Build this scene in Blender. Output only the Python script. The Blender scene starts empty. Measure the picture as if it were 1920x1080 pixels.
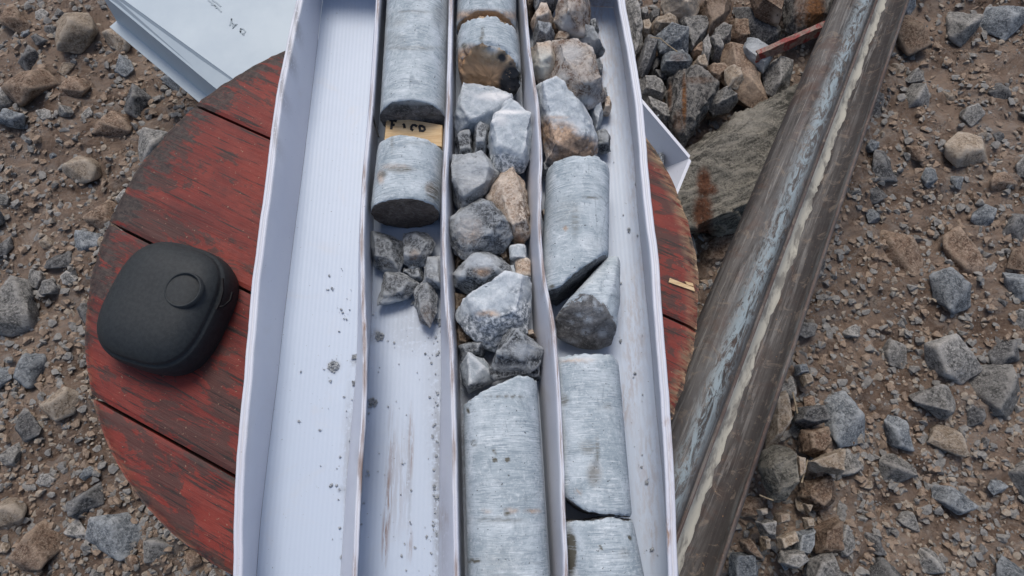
import bpy, bmesh, math, random
import numpy as np
from mathutils import Vector, Matrix, noise
SC = bpy.context.scene
COL = SC.collection
# ------------------------------------------------------------------ camera
F = 1200.0                      # focal length in photo pixels (1920 wide)
Yc = Vector((-76.0, 3485.0, -F)).normalized()      # world +Y seen in camera axes
Zc = -Vector((25.0, -412.0, -F))
Zc = (Zc - Yc * Zc.dot(Yc)).normalized()
Xc = Yc.cross(Zc).normalized()
M_wc = Matrix((Xc, Yc, Zc))     # camera vector -> world vector
CAM = Vector((0.0, 0.0, 0.575))
cam_d = bpy.data.cameras.new('camera'); cam = bpy.data.objects.new('camera', cam_d); COL.objects.link(cam)
cam_d.sensor_width = 36.0; cam_d.sensor_fit = 'HORIZONTAL'; cam_d.lens = 36.0 * F / 1920.0
cam_d.clip_start = 0.01; cam_d.clip_end = 500.0
cam.matrix_world = Matrix.Translation(CAM) @ M_wc.to_4x4()
SC.camera = cam
def P(px, py, z=0.0):
    d = M_wc @ Vector((px - 960.0, 540.0 - py, -F))
    return CAM + d * ((z - CAM.z) / d.z)
MT = np.array(M_wc.transposed())
def pix(co):                     # world points -> photo pixels, used to lay stains where the thing has them
    c = (np.asarray(co) - np.array(CAM)) @ MT.T
    return np.stack([960 + F * c[:, 0] / -c[:, 2], 540 - F * c[:, 1] / -c[:, 2]], 1)
# ------------------------------------------------------------------ world, sun, exposure
W = bpy.data.worlds.new("World"); SC.world = W; W.use_nodes = True
wn = W.node_tree.nodes; wl = W.node_tree.links
sky = wn.new('ShaderNodeTexSky'); sky.sky_type = 'NISHITA'; sky.sun_disc = False
SUN_EL, SUN_AZ = math.radians(60), math.radians(-6)      # azimuth from +Y, clockwise
sky.sun_elevation = SUN_EL; sky.sun_rotation = SUN_AZ
sky.air_density = 1.0; sky.dust_density = 3.0; sky.ozone_density = 1.0
wn['Background'].inputs[1].default_value = 0.125
wl.new(sky.outputs[0], wn['Background'].inputs[0])
sd = bpy.data.lights.new('sun', 'SUN'); sd.energy = 1.75; sd.angle = math.radians(24); sd.color = (1.0, 0.96, 0.91)
so = bpy.data.objects.new('sun', sd); COL.objects.link(so)
sv = Vector((math.sin(SUN_AZ) * math.cos(SUN_EL), math.cos(SUN_AZ) * math.cos(SUN_EL), math.sin(SUN_EL)))
so.rotation_euler = sv.to_track_quat('Z', 'Y').to_euler()
SC.view_settings.view_transform = 'Standard'; SC.view_settings.look = 'None'
SC.view_settings.exposure = 0.22; SC.view_settings.gamma = 1.0
try: SC.view_settings.use_curve_mapping = False
except Exception: pass
SC.render.engine = 'CYCLES'
# ------------------------------------------------------------------ node helpers
class NT:
    def __init__(s, name):
        s.m = bpy.data.materials.new(name); s.m.use_nodes = True
        s.n = s.m.node_tree.nodes; s.l = s.m.node_tree.links
        s.b = s.n['Principled BSDF']; s.tc = s.n.new('ShaderNodeTexCoord'); s.oi = s.n.new('ShaderNodeObjectInfo')
        s.obj = s.tc.outputs['Object']
    def lk(s, a, b):
        if hasattr(a, 'is_linked') or isinstance(a, bpy.types.NodeSocket): s.l.new(a, b)
        else: b.default_value = a
    def vec(s, scale=(1, 1, 1), rand=True, src=None):
        mp = s.n.new('ShaderNodeMapping'); mp.inputs['Scale'].default_value = scale
        s.l.new(src or s.obj, mp.inputs['Vector'])
        if rand:
            c = s.n.new('ShaderNodeMath'); c.operation = 'MULTIPLY'; c.inputs[1].default_value = 37.0
            s.l.new(s.oi.outputs['Random'], c.inputs[0]); s.l.new(c.outputs[0], mp.inputs['Location'])
        return mp.outputs[0]
    def noise(s, scale, detail=6, rough=.6, dist=0, vec=None, lo=0, hi=1):
        t = s.n.new('ShaderNodeTexNoise'); t.inputs['Scale'].default_value = scale; t.inputs['Detail'].default_value = detail
        t.inputs['Roughness'].default_value = rough; t.inputs['Distortion'].default_value = dist
        s.l.new(vec or s.vec(), t.inputs['Vector'])
        return s.ramp(t.outputs[0], lo, hi) if (lo, hi) != (0, 1) else t.outputs[0]
    def ramp(s, f, lo, hi, a=0., b=1.):
        t = s.n.new('ShaderNodeMapRange'); t.inputs[1].default_value = lo; t.inputs[2].default_value = hi
        t.inputs[3].default_value = a; t.inputs[4].default_value = b; t.interpolation_type = 'SMOOTHSTEP'
        s.l.new(f, t.inputs[0]); return t.outputs[0]
    def vor(s, scale, vec=None, feat='F1', lo=0, hi=1):
        t = s.n.new('ShaderNodeTexVoronoi'); t.feature = feat; t.inputs['Scale'].default_value = scale
        s.l.new(vec or s.vec(), t.inputs['Vector'])
        return s.ramp(t.outputs['Distance'], lo, hi)
    def mix(s, f, a, b):
        t = s.n.new('ShaderNodeMix'); t.data_type = 'RGBA'; s.lk(f, t.inputs[0])
        for v, i in ((a, 6), (b, 7)):
            if isinstance(v, tuple): t.inputs[i].default_value = (*v[:3], 1)
            else: s.l.new(v, t.inputs[i])
        return t.outputs[2]
    def math(s, op, a, b=0.):
        t = s.n.new('ShaderNodeMath'); t.operation = op; t.use_clamp = op in ('ADD', 'MULTIPLY', 'SUBTRACT'); s.lk(a, t.inputs[0]); s.lk(b, t.inputs[1]); return t.outputs[0]
    def attr(s, name='st'):
        t = s.n.new('ShaderNodeAttribute'); t.attribute_name = name
        x = s.n.new('ShaderNodeSeparateColor'); s.l.new(t.outputs['Color'], x.inputs[0]); return x.outputs
    def point(s, lo=.5, hi=.6):
        g = s.n.new('ShaderNodeNewGeometry'); return s.ramp(g.outputs['Pointiness'], lo, hi)
    def bump(s, h, strength=.5, dist=.001, prev=None):
        t = s.n.new('ShaderNodeBump'); t.inputs['Strength'].default_value = strength; t.inputs['Distance'].default_value = dist
        s.l.new(h, t.inputs['Height'])
        if prev: s.l.new(prev, t.inputs['Normal'])
        return t.outputs[0]
    def done(s, col, rough=.8, bump=None, metal=0., spec=.3):
        s.lk((*col[:3], 1) if isinstance(col, tuple) else col, s.b.inputs['Base Color']); s.lk(rough, s.b.inputs['Roughness']); s.lk(metal, s.b.inputs['Metallic'])
        s.b.inputs['Specular IOR Level'].default_value = spec
        if bump: s.l.new(bump, s.b.inputs['Normal'])
        return s.m
def rock_mat(name, dark, light, dust, dustamt=.5, tan=(.58, .41, .29), grain=500, bmp=.6, contrast=(.35, .65), edge=True, rand=.25, streak=None, gr=1.):
    t = NT(name)
    n1 = t.noise(75, 9, .72, .5, lo=contrast[0], hi=contrast[1])
    c = t.mix(n1, dark, light)
    if streak:
        mp = t.n.new('ShaderNodeMapping'); mp.inputs['Rotation'].default_value = (0, 0, math.radians(streak)); t.l.new(t.obj, mp.inputs['Vector'])
        sv_ = t.vec((7, 48, 30), src=mp.outputs[0]); sn = t.noise(1, 9, .72, 1.6, vec=sv_)
    g = t.noise(grain, 4, .7, lo=.45, hi=.66)
    c = t.mix(t.math('MULTIPLY', g, .75 * gr), c, dust)
    c = t.mix(t.math('MULTIPLY', t.noise(grain * .7, 5, .75, .3, t.vec((1, 1, 1.3)), lo=.5, hi=.62), .8 * gr), c, tuple(x * .5 for x in dark))
    if streak:
        c = t.mix(t.math('MULTIPLY', t.ramp(sn, .52, .57), .85), c, tuple(x * .6 for x in dark)); c = t.mix(t.math('MULTIPLY', t.ramp(sn, .47, .4), .6), c, dust)
    d = t.math('MULTIPLY', t.noise(70, 9, .78, 1.2, lo=.48, hi=.6), dustamt)
    c = t.mix(d, c, dust)
    v = t.vor(55, t.vec((1, 1.6, 1)), 'DISTANCE_TO_EDGE', .0, .035)       # thin pale veins
    v = t.math('MULTIPLY', t.math('SUBTRACT', 1.0, v), t.noise(25, 3, .5, lo=.5, hi=.62))
    c = t.mix(t.math('MULTIPLY', v, dustamt * .9), c, dust)
    if edge: c = t.mix(t.math('MULTIPLY', t.math('MULTIPLY', t.point(.508, .55), t.noise(120, 5, .7, lo=.3, hi=.5)), 1. * min(1, dustamt + .2)), c, dust)
    a = t.attr()
    nb = t.noise(160, 6, .7, lo=.3, hi=.55)
    tn = t.mix(t.noise(220, 5, .7, lo=.35, hi=.65), tan, tuple(x * .45 for x in tan))
    c = t.mix(t.math('MULTIPLY', a[0], t.math('ADD', nb, .25)), c, tn)
    c = t.mix(t.math('MULTIPLY', a[1], .85), c, t.mix(t.noise(300, 5, .7, lo=.4, hi=.62), tuple(x * .55 for x in dark), dust))
    c = t.mix(t.math('MULTIPLY', a[2], t.math('ADD', t.noise(200, 6, .7, lo=.3, hi=.5), .3)), c, tuple(min(.74, x * 1.2 + .03) for x in dust))
    hsv = t.n.new('ShaderNodeHueSaturation'); t.l.new(c, hsv.inputs['Color'])
    t.l.new(t.ramp(t.oi.outputs['Random'], 0, 1, 1 - rand, 1 + rand), hsv.inputs['Value'])
    h = t.noise(260, 9, .78); h2 = t.noise(900, 4, .7)
    b = t.bump(h, bmp, .006); b = t.bump(h2, bmp * .8, .0014, b)
    return t.done(hsv.outputs[0], .85, b, spec=.22)
M = {}
M['grey'] = rock_mat('rock_grey', (.09, .097, .105), (.27, .285, .3), (.55, .58, .6), .7, rand=.12, bmp=.9)
M['mottled'] = rock_mat('rock_mottled', (.19, .105, .062), (.55, .46, .38), (.7, .64, .58), .8, tan=(.16, .06, .03), rand=.05, contrast=(.44, .56), bmp=.9)
M['dark'] = rock_mat('rock_dark', (.04, .044, .05), (.13, .14, .152), (.5, .53, .55), .75, rand=.12, bmp=.9)
M['pale'] = rock_mat('rock_pale', (.3, .345, .38), (.45, .495, .53), (.66, .69, .71), .4, bmp=.4, rand=.06, gr=.3, contrast=(.3, .7))
M['tan'] = rock_mat('rock_tan', (.34, .245, .18), (.6, .47, .36), (.7, .62, .53), .5, tan=(.3, .15, .08), rand=.1)
M['brown'] = rock_mat('rock_brown', (.1, .055, .032), (.22, .13, .08), (.48, .4, .32), .85, tan=(.16, .06, .03), rand=.1)
M['umber'] = rock_mat('rock_umber', (.045, .03, .022), (.13, .09, .06), (.3, .24, .18), .35, rand=.15)
M['ggrey'] = rock_mat('ground_rock_grey', (.065, .064, .06), (.22, .214, .2), (.42, .4, .37), .35, tan=(.2, .1, .05), rand=.2, grain=350)
M['gdark'] = rock_mat('ground_rock_dark', (.032, .032, .033), (.095, .093, .093), (.25, .245, .235), .3, tan=(.16, .08, .04), rand=.15, grain=350)
M['gblue'] = rock_mat('ground_rock_blue', (.055, .063, .072), (.15, .165, .176), (.34, .355, .36), .4, tan=(.2, .1, .05), rand=.15, grain=350)
M['gbrown'] = rock_mat('ground_rock_brown', (.075, .045, .03), (.2, .13, .09), (.36, .28, .21), .35, rand=.2, grain=350)
M['gtan'] = rock_mat('ground_rock_tan', (.17, .125, .085), (.33, .26, .19), (.45, .39, .32), .4, rand=.15, grain=350)
M['golive'] = rock_mat('ground_rock_olive', (.085, .082, .07), (.24, .225, .19), (.4, .37, .31), .4, tan=(.17, .075, .042), rand=.05, grain=350, streak=-20, bmp=1.)
M['gridge'] = rock_mat('ground_rock_ridged', (.045, .045, .047), (.16, .155, .145), (.34, .32, .29), .5, tan=(.26, .12, .05), rand=.05, grain=350, streak=-65, bmp=1.)
def core_mat():
    t = NT('core_surface')
    st1 = t.vec((60, 1300, 60)); st2 = t.vec((65, 900, 65))
    a1 = t.noise(1, 3, .6, .4, vec=st1, lo=.38, hi=.66); a2 = t.noise(1, 4, .65, .6, vec=st2, lo=.5, hi=.66)
    big = t.noise(22, 5, .6, 1.0, lo=.35, hi=.65)
    c = t.mix(big, (.31, .36, .39), (.46, .51, .54))
    c = t.mix(t.math('MULTIPLY', t.noise(150, 7, .75, 1., lo=.5, hi=.64), .4), c, (.6, .635, .655))
    c = t.mix(t.math('MULTIPLY', t.noise(190, 6, .75, .6, t.vec((1, 1.7, 1)), lo=.54, hi=.66), .45), c, (.2, .24, .265))
    vn = t.vor(24, t.vec((1, .7, 1)), 'DISTANCE_TO_EDGE', .0, .018); vn = t.math('MULTIPLY', t.math('SUBTRACT', 1.0, vn), t.noise(20, 3, .5, lo=.54, hi=.62))
    c = t.mix(t.math('MULTIPLY', vn, .6), c, (.22, .25, .27))
    pz = t.noise(26, 5, .7, 1.2, lo=.4, hi=.6); pz2 = t.noise(31, 5, .7, 1.2, t.vec((1.2, .8, 1)), lo=.42, hi=.6)
    c = t.mix(t.math('MULTIPLY', t.math('MULTIPLY', a1, pz), .75), c, (.17, .215, .245))
    c = t.mix(t.math('MULTIPLY', t.math('MULTIPLY', a2, pz2), .6), c, (.70, .735, .75))
    c = t.mix(t.math('MULTIPLY', t.noise(1, 6, .75, 1.0, vec=t.vec((22, 110, 22)), lo=.54, hi=.68), .55), c, (.19, .23, .26))
    c = t.mix(t.math('MULTIPLY', t.noise(380, 4, .7, lo=.55, hi=.68), .35), c, (.66, .69, .71))
    c = t.mix(t.math('MULTIPLY', t.noise(60, 8, .75, 1.5, lo=.53, hi=.68), .55), c, (.58, .62, .64))
    c = t.mix(t.math('MULTIPLY', t.noise(33, 7, .7, 2.5, vec=t.vec((1, .5, 1)), lo=.56, hi=.7), .5), c, (.15, .185, .21))
    c = t.mix(t.math('MULTIPLY', t.noise(420, 2, .5, lo=.69, hi=.73), .85), c, (.06, .065, .07))
    a = t.attr(); nb = t.noise(170, 6, .75, lo=.3, hi=.52); ns = t.noise(1, 5, .7, vec=t.vec((60, 500, 60)), lo=.35, hi=.6)
    c = t.mix(t.math('MULTIPLY', a[0], t.math('ADD', nb, .2)), c, t.mix(t.noise(210, 5, .7, lo=.35, hi=.62), (.6, .4, .25), (.26, .17, .11)))
    c = t.mix(t.math('MULTIPLY', a[1], t.math('ADD', ns, .2)), c, (.1, .095, .075))
    c = t.mix(t.math('MULTIPLY', t.math('MULTIPLY', a[2], nb), .45), c, (.62, .655, .67))
    b = t.bump(t.noise(1, 3, .6, vec=st1), .35, .0006); b = t.bump(t.noise(300, 8, .7), .3, .001, b)
    return t.done(c, .72, b, spec=.3)
M['core'] = core_mat()
def frac_mat(name, d, l, p, amt=.5, stain=(.2, .1, .06)):
    t = NT(name)
    c = t.mix(t.noise(60, 8, .7, 1, lo=.35, hi=.65), d, l)
    c = t.mix(t.math('MULTIPLY', t.noise(420, 6, .75, lo=.5, hi=.68), amt), c, p)
    c = t.mix(t.math('MULTIPLY', t.noise(90, 6, .7, 2, lo=.6, hi=.68), amt), c, p)
    a = t.attr(); c = t.mix(t.math('MULTIPLY', a[0], .6), c, stain); c = t.mix(t.math('MULTIPLY', a[1], t.noise(150, 5, .7, lo=.3, hi=.45)), c, (.06, .06, .062)); c = t.mix(t.math('MULTIPLY', a[2], t.noise(200, 5, .7, lo=.35, hi=.5)), c, (.5, .53, .55))
    b = t.bump(t.noise(330, 9, .8), .8, .003)
    return t.done(c, .85, b, spec=.25)
M['frac'] = frac_mat('fracture_dark', (.085, .084, .082), (.26, .256, .25), (.52, .52, .51))
M['frac_brown'] = frac_mat('fracture_brown', (.085, .062, .05), (.21, .165, .135), (.38, .34, .3), .5)
M['frac_tan'] = frac_mat('fracture_tan', (.36, .25, .16), (.58, .44, .3), (.68, .6, .5), stain=(.56, .34, .19))
def plastic(name, flutes):
    t = NT(name)
    a = t.attr()
    c = (.46, .515, .59)
    if flutes:
        w = t.n.new('ShaderNodeTexWave'); w.inputs['Scale'].default_value = 76; w.bands_direction = 'X'; w.inputs['Distortion'].default_value = .25; w.inputs['Detail Scale'].default_value = 1
        t.l.new(t.vec(rand=False), w.inputs['Vector']); wv = w.outputs[1]
        w2 = t.noise(1, 2, .5, vec=t.vec((600, 4, 1), rand=False))
        c = t.mix(t.math('MULTIPLY', wv, .3), (.43, .495, .585), (.475, .54, .625))
        b = t.bump(wv, .12, .0004); b = t.bump(t.noise(14, 3, .5), .25, .003, b)
    else:
        c = t.mix(t.noise(9, 4, .5, lo=.3, hi=.7), (.52, .535, .595), (.58, .595, .64))
        b = t.bump(t.noise(30, 4, .5), .2, .0015); 
    c = t.mix(t.math('MULTIPLY', t.noise(16, 7, .7, 1.5, lo=.52, hi=.75), .22), c, (.5, .47, .44))
    c = t.mix(t.math('MULTIPLY', t.noise(420, 2, .5, lo=.73, hi=.77), .75), c, (.17, .16, .16))
    n = t.noise(1, 6, .75, vec=t.vec((260, 60, 260), rand=False), lo=.42, hi=.6)
    c = t.mix(t.math('MULTIPLY', a[0], n), c, (.27, .17, .12))
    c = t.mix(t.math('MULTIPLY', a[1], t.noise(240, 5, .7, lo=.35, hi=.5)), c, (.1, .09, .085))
    c = t.mix(t.math('MULTIPLY', a[2], t.noise(1, 6, .75, vec=t.vec((400, 25, 400), rand=False), lo=.43, hi=.53)), c, (.2, .13, .1))
    return t.done(c, .42, b, spec=.4)
M['flute'] = plastic('fluted_white_plastic', True)
M['plastic'] = plastic('white_plastic', False)
def whitegrey():
    t = NT('pale_grey_plastic')
    c = t.mix(t.noise(12, 5, .6, lo=.3, hi=.7), (.38, .44, .48), (.44, .5, .53))
    return t.done(c, .45, t.bump(t.noise(8, 2, .5), .15, .003))
M['lid'] = whitegrey()
def red_wood():
    t = NT('red_painted_wood')
    g = t.vec((9, 160, 60), rand=True); gr = t.noise(1, 7, .7, .5, vec=g)
    c = t.mix(t.ramp(gr, .3, .7), (.15, .016, .011), (.07, .011, .009))
    c = t.mix(t.noise(14, 6, .65, lo=.35, hi=.68), c, (.19, .025, .015))
    c = t.mix(t.math('MULTIPLY', t.noise(1, 8, .75, .8, vec=t.vec((10, 26, 10)), lo=.51, hi=.545), .8), c, (.045, .022, .018))
    c = t.mix(t.math('MULTIPLY', t.noise(1, 5, .7, vec=t.vec((14, 330, 90)), lo=.555, hi=.61), .92), c, (.018, .013, .011))
    c = t.mix(t.math('MULTIPLY', t.noise(330, 4, .6, lo=.66, hi=.72), .7), c, (.3, .2, .13))
    a = t.attr(); ne = t.noise(1, 8, .75, .4, vec=t.vec((45, 160, 60)), lo=.38, hi=.55)
    wood = t.mix(t.ramp(gr, .3, .65), (.5, .36, .21), (.14, .09, .055))
    c = t.mix(t.math('MULTIPLY', a[0], ne), c, wood)
    c = t.mix(t.ramp(t.math('MULTIPLY', a[1], t.math('ADD', t.noise(1, 9, .8, .5, vec=t.vec((22, 70, 40)), lo=.3, hi=.7), .15)), .30, .44, 0, .9), c, t.mix(t.noise(200, 6, .75, lo=.4, hi=.62), (.018, .015, .014), (.055, .042, .035)))
    b = t.bump(gr, .5, .0018); b = t.bump(t.noise(240, 6, .7), .3, .001, b)
    return t.done(c, .62, b, spec=.35)
M['redwood'] = red_wood()
def soil():
    t = NT('soil')
    c = t.mix(t.noise(9, 8, .7, 1, lo=.35, hi=.65), (.15, .1, .072), (.34, .255, .195))
    c = t.mix(t.math('MULTIPLY', t.noise(30, 8, .75, 1, lo=.48, hi=.68), .7), c, (.36, .32, .28))
    c = t.mix(t.math('MULTIPLY', t.noise(200, 5, .7, lo=.5, hi=.7), .6), c, (.3, .25, .2))
    c = t.mix(t.math('MULTIPLY', t.noise(60, 8, .75, lo=.56, hi=.66), .8), c, (.025, .018, .014))
    b = t.bump(t.noise(90, 9, .8), 1., .012); b = t.bump(t.noise(500, 6, .75), .8, .002, b)
    return t.done(c, .95, b, spec=.15)
M['soil'] = soil()
def simple(name, c1, c2, sc=60, rough=.7, bd=.001, metal=0., vs=(1, 1, 1), lo=.35, hi=.65, bs=.4):
    t = NT(name); n = t.noise(sc, 6, .65, .3, vec=t.vec(vs), lo=lo, hi=hi)
    return t.done(t.mix(n, c1, c2), rough, t.bump(t.noise(sc * 4, 6, .7, vec=t.vec(vs)), bs, bd), metal)
M['rubber'] = simple('black_rubber', (.016, .019, .021), (.024, .028, .03), 300, .62, .0004)
M['groove'] = simple('black_groove', (.004, .004, .005), (.007, .007, .008), 90, .8, .0003)
M['block'] = simple('pine_block', (.62, .47, .28), (.47, .32, .17), 1, .7, .0005, vs=(30, 260, 260))
M['ink'] = simple('black_marker', (.01, .01, .012), (.02, .02, .022), 90, .6, .0001)
M['faint_ink'] = simple('faded_marker', (.27, .32, .35), (.33, .38, .41), 200, .6, .0001)
M['slurry'] = simple('dried_slurry', (.5, .475, .395), (.24, .225, .195), 60, .7, .001, vs=(1, .45, 1), lo=.46, hi=.62)
M['twig'] = simple('dry_twig', (.3, .24, .16), (.18, .14, .09), 120, .8, .0005)
def steel():
    t = NT('worn_steel_tube')
    s = t.vec((60, 4, 60)); s2 = t.vec((180, 9, 180))
    c = t.mix(t.noise(1, 7, .7, .6, vec=s, lo=.35, hi=.65), (.032, .027, .025), (.12, .112, .105))
    c = t.mix(t.math('MULTIPLY', t.noise(1, 8, .75, .5, vec=s2, lo=.5, hi=.63), .6), c, (.27, .26, .245))
    c = t.mix(t.math('MULTIPLY', t.noise(14, 7, .7, .6, lo=.5, hi=.66), .55), c, (.09, .05, .035))
    a = t.attr()
    c = t.mix(t.math('MULTIPLY', a[2], t.noise(1, 7, .75, 1.2, vec=t.vec((130, 34, 130)), lo=.43, hi=.56)), c, (.27, .32, .335))  # pale blue highlight painted into the steel colour, broken up by noise
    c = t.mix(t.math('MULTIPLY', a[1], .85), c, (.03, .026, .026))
    c = t.mix(t.math('MULTIPLY', a[0], t.math('MULTIPLY', t.noise(90, 6, .7, lo=.3, hi=.6), .8)), c, (.13, .075, .06))
    c = t.mix(t.math('MULTIPLY', t.noise(330, 3, .6, lo=.68, hi=.74), .7), c, (.3, .17, .08))
    b = t.bump(t.noise(1, 6, .7, vec=s2), .4, .001); b = t.bump(t.noise(300, 6, .7), .25, .0006, b)
    c = t.mix(t.math('MULTIPLY', t.noise(45, 8, .75, 1, lo=.54, hi=.64), .5), c, (.2, .16, .125))
    b = t.bump(t.noise(35, 7, .7), .35, .003, b)
    return t.done(c, t.noise(60, 5, .7, lo=-.6, hi=.9), b, metal=.08, spec=.35)
M['steel'] = steel()
def redsteel():
    t = NT('flaking_red_paint')
    c = t.mix(t.noise(55, 7, .7, 1, lo=.42, hi=.56), (.2, .02, .018), (.22, .15, .12))
    c = t.mix(t.math('MULTIPLY', t.noise(130, 7, .7, lo=.5, hi=.62), .6), c, (.09, .05, .04))
    return t.done(c, .6, t.bump(t.noise(240, 7, .7), .5, .001))
M['redsteel'] = redsteel()
# ------------------------------------------------------------------ mesh helpers
def tag(o, label=None, cat=None, group=None, kind=None):
    if label: o['label'] = label
    if cat: o['category'] = cat
    if group: o['group'] = group
    if kind: o['kind'] = kind
    return o
def blobs(co, bl):
    """stain masks: blobs = (px, py, rx, ry, channel, strength) in photo coordinates of the surface point"""
    st = np.zeros((len(co), 4), np.float32); st[:, 3] = 1
    if bl:
        q = pix(co)
        for (x, y, rx, ry, ch, s) in bl:
            d = np.sqrt(((q[:, 0] - x) / rx) ** 2 + ((q[:, 1] - y) / ry) ** 2)
            st[:, ch] = np.maximum(st[:, ch], s * np.clip(1.6 - d * 1.1, 0, 1))
    return st
def mk(name, co, faces, mats, origin, parent=None, mi=None, st=None, smooth=True, bl=None):
    co = np.asarray(co, float); me = bpy.data.meshes.new(name)
    me.from_pydata([tuple(v) for v in co - np.array(origin)], [], [tuple(int(i) for i in f) for f in faces])
    for m in (mats if isinstance(mats, (list, tuple)) else [mats]): me.materials.append(M[m])
    if mi is not None: me.polygons.foreach_set('material_index', np.asarray(mi, np.int32))
    if smooth: me.polygons.foreach_set('use_smooth', np.ones(len(me.polygons), bool))
    if st is None: st = blobs(co, bl)
    at = me.color_attributes.new('st', 'FLOAT_COLOR', 'POINT'); at.data.foreach_set('color', np.asarray(st, np.float32).ravel())
    me.update()
    o = bpy.data.objects.new(name, me); COL.objects.link(o)
    if parent: o.parent = parent; o.location = Vector(origin) - Vector(parent.location)
    else: o.location = Vector(origin)
    return o
def root(name, loc, label, cat, group=None):
    o = bpy.data.objects.new(name, None); o.empty_display_size = .02; COL.objects.link(o); o.location = loc
    return tag(o, label, cat, group)
def fbm(p, f, seed, octv=4):
    return noise.fractal(Vector((p[0] * f + seed * 7.13, p[1] * f - seed * 3.7, p[2] * f + seed * 1.9)), .9, 2.1, octv)
def from_bm(bm):
    bm.verts.ensure_lookup_table(); bm.verts.index_update()
    return np.array([v.co[:] for v in bm.verts]), [[v.index for v in f.verts] for f in bm.faces]
def hull_rock(pts, edge, amp, seed, sm=1, ledge=None):
    bm = bmesh.new()
    for p in pts: bm.verts.new(p)
    r = bmesh.ops.convex_hull(bm, input=bm.verts)
    bmesh.ops.delete(bm, geom=list({g for g in r['geom_interior'] + r['geom_unused'] if isinstance(g, bmesh.types.BMVert)}), context='VERTS')
    bmesh.ops.triangulate(bm, faces=bm.faces)
    size = max((v.co - list(bm.verts)[0].co).length for v in bm.verts)
    for it in range(6):
        E = [e for e in bm.edges if e.calc_length() > edge * 1.5]
        if not E: break
        bmesh.ops.subdivide_edges(bm, edges=E, cuts=1)
        bmesh.ops.triangulate(bm, faces=[f for f in bm.faces if len(f.verts) > 3])
    for _ in range(sm): bmesh.ops.smooth_vert(bm, verts=bm.verts, factor=.5, use_axis_x=True, use_axis_y=True, use_axis_z=True)
    bm.normal_update()
    fr = 1.0 / max(size, .01)
    for v in bm.verts:
        n = fbm(v.co, fr * 2.2, seed, 5) * amp * size
        n += (abs(fbm(v.co, fr * 6, seed + 5, 3)) - .3) * amp * .55 * size
        vd = noise.voronoi(v.co * (fr * 4.2) + Vector((seed, seed * .3, 0)))[0]
        vd2 = noise.voronoi(v.co * (fr * 11) + Vector((seed, 0, seed * .7)))[0]
        if ledge:
            la, lf, lh = ledge; tt = (v.co.x * math.cos(la) + v.co.y * math.sin(la)) * lf + 1.1 * fbm(v.co, 9, seed, 3); n += lh * ((tt % 1.0) ** 2.5 - .3) * (.4 + abs(fbm(v.co, 14, seed + 2, 2)))
        v.co += v.normal * (n + (.42 - vd[0]) * amp * .55 * size + (.4 - vd2[0]) * amp * .3 * size)
    co, fa = from_bm(bm); bm.free(); return co, fa
EDGE = .0021
def rock(name, label, cat, pts, z0, h, mat, seed, org=None, s=1, top=.6, amp=.042, edge=None, lean=(0, 0), group=None, bl=None, zm=.45, ledge=None):
    """a stone from its outline: pts = outline, z0 = what it rests on, h = its height"""
    rnd = random.Random(seed * 13 + 7)
    if org: pts = [(org[0] + x / s, org[1] + y / s) for x, y in pts]
    mid = [P(x, y, z0 + h * (zm + rnd.uniform(-.13, .13))) for x, y in pts]
    c = sum(mid, Vector()) / len(mid)
    mid = [c + (m - c) * 1.075 for m in mid]
    rad = sum((m - c).length for m in mid) / len(mid)
    hp = list(mid)
    for q_, m in enumerate(mid):
        k = top * rnd.uniform(.75, 1.25)
        if len(mid) < 7 or (q_ + seed) % 2: hp.append(Vector((c.x + (m.x - c.x) * k + lean[0] * rad, c.y + (m.y - c.y) * k + lean[1] * rad, z0 + h * rnd.uniform(.84, 1.0))))
        k = rnd.uniform(.55, .85); hp.append(Vector((c.x + (m.x - c.x) * k, c.y + (m.y - c.y) * k, z0 + h * rnd.uniform(0, .12))))
    e = edge or max(.0011, min(EDGE, rad * .13))
    co, fa = hull_rock(hp, e, amp, seed, 0, ledge)
    o = mk(name, co, fa, mat, (c.x, c.y, z0), bl=bl)
    return tag(o, label, cat, group)
def ribbon(curves, close=False):
    n = len(curves[0]); co = np.concatenate(curves); fa = []
    K = len(curves)
    for k in range(K if close else K - 1):
        a, b = k * n, ((k + 1) % K) * n
        for i in range(n - 1): fa.append((a + i, b + i, b + i + 1, a + i + 1))
    return co, fa
NY = 260
Y0 = P(900, 1300, 0).y
def curve(pts, z, yend=None, n=NY):
    """a long edge of the tray through the given photo points, at height z"""
    w = sorted([P(x, y, z) for x, y in pts], key=lambda v: v.y)
    ys = np.array([v.y for v in w]); xs = np.array([v.x for v in w])
    sl0 = (xs[1] - xs[0]) / (ys[1] - ys[0]); sl1 = (xs[-1] - xs[-2]) / (ys[-1] - ys[-2])
    YE = yend if yend is not None else YEND(xs[-1])
    t = np.linspace(Y0, YE, n)
    x = np.interp(t, ys, xs)
    x = np.where(t < ys[0], xs[0] + (t - ys[0]) * sl0, x); x = np.where(t > ys[-1], xs[-1] + (t - ys[-1]) * sl1 * .5, x)
    k = np.hanning(21); k /= k.sum(); xp = np.pad(x, 10, mode='reflect', reflect_type='odd'); x = np.convolve(xp, k, 'valid')
    return np.stack([x, t, np.full(n, z)], 1)
_e1, _e2 = P(1150, 14, 0), P(590, -14, 0)
def YEND(x): return _e1.y + (x - _e1.x) * (_e2.y - _e1.y) / (_e2.x - _e1.x)
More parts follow.
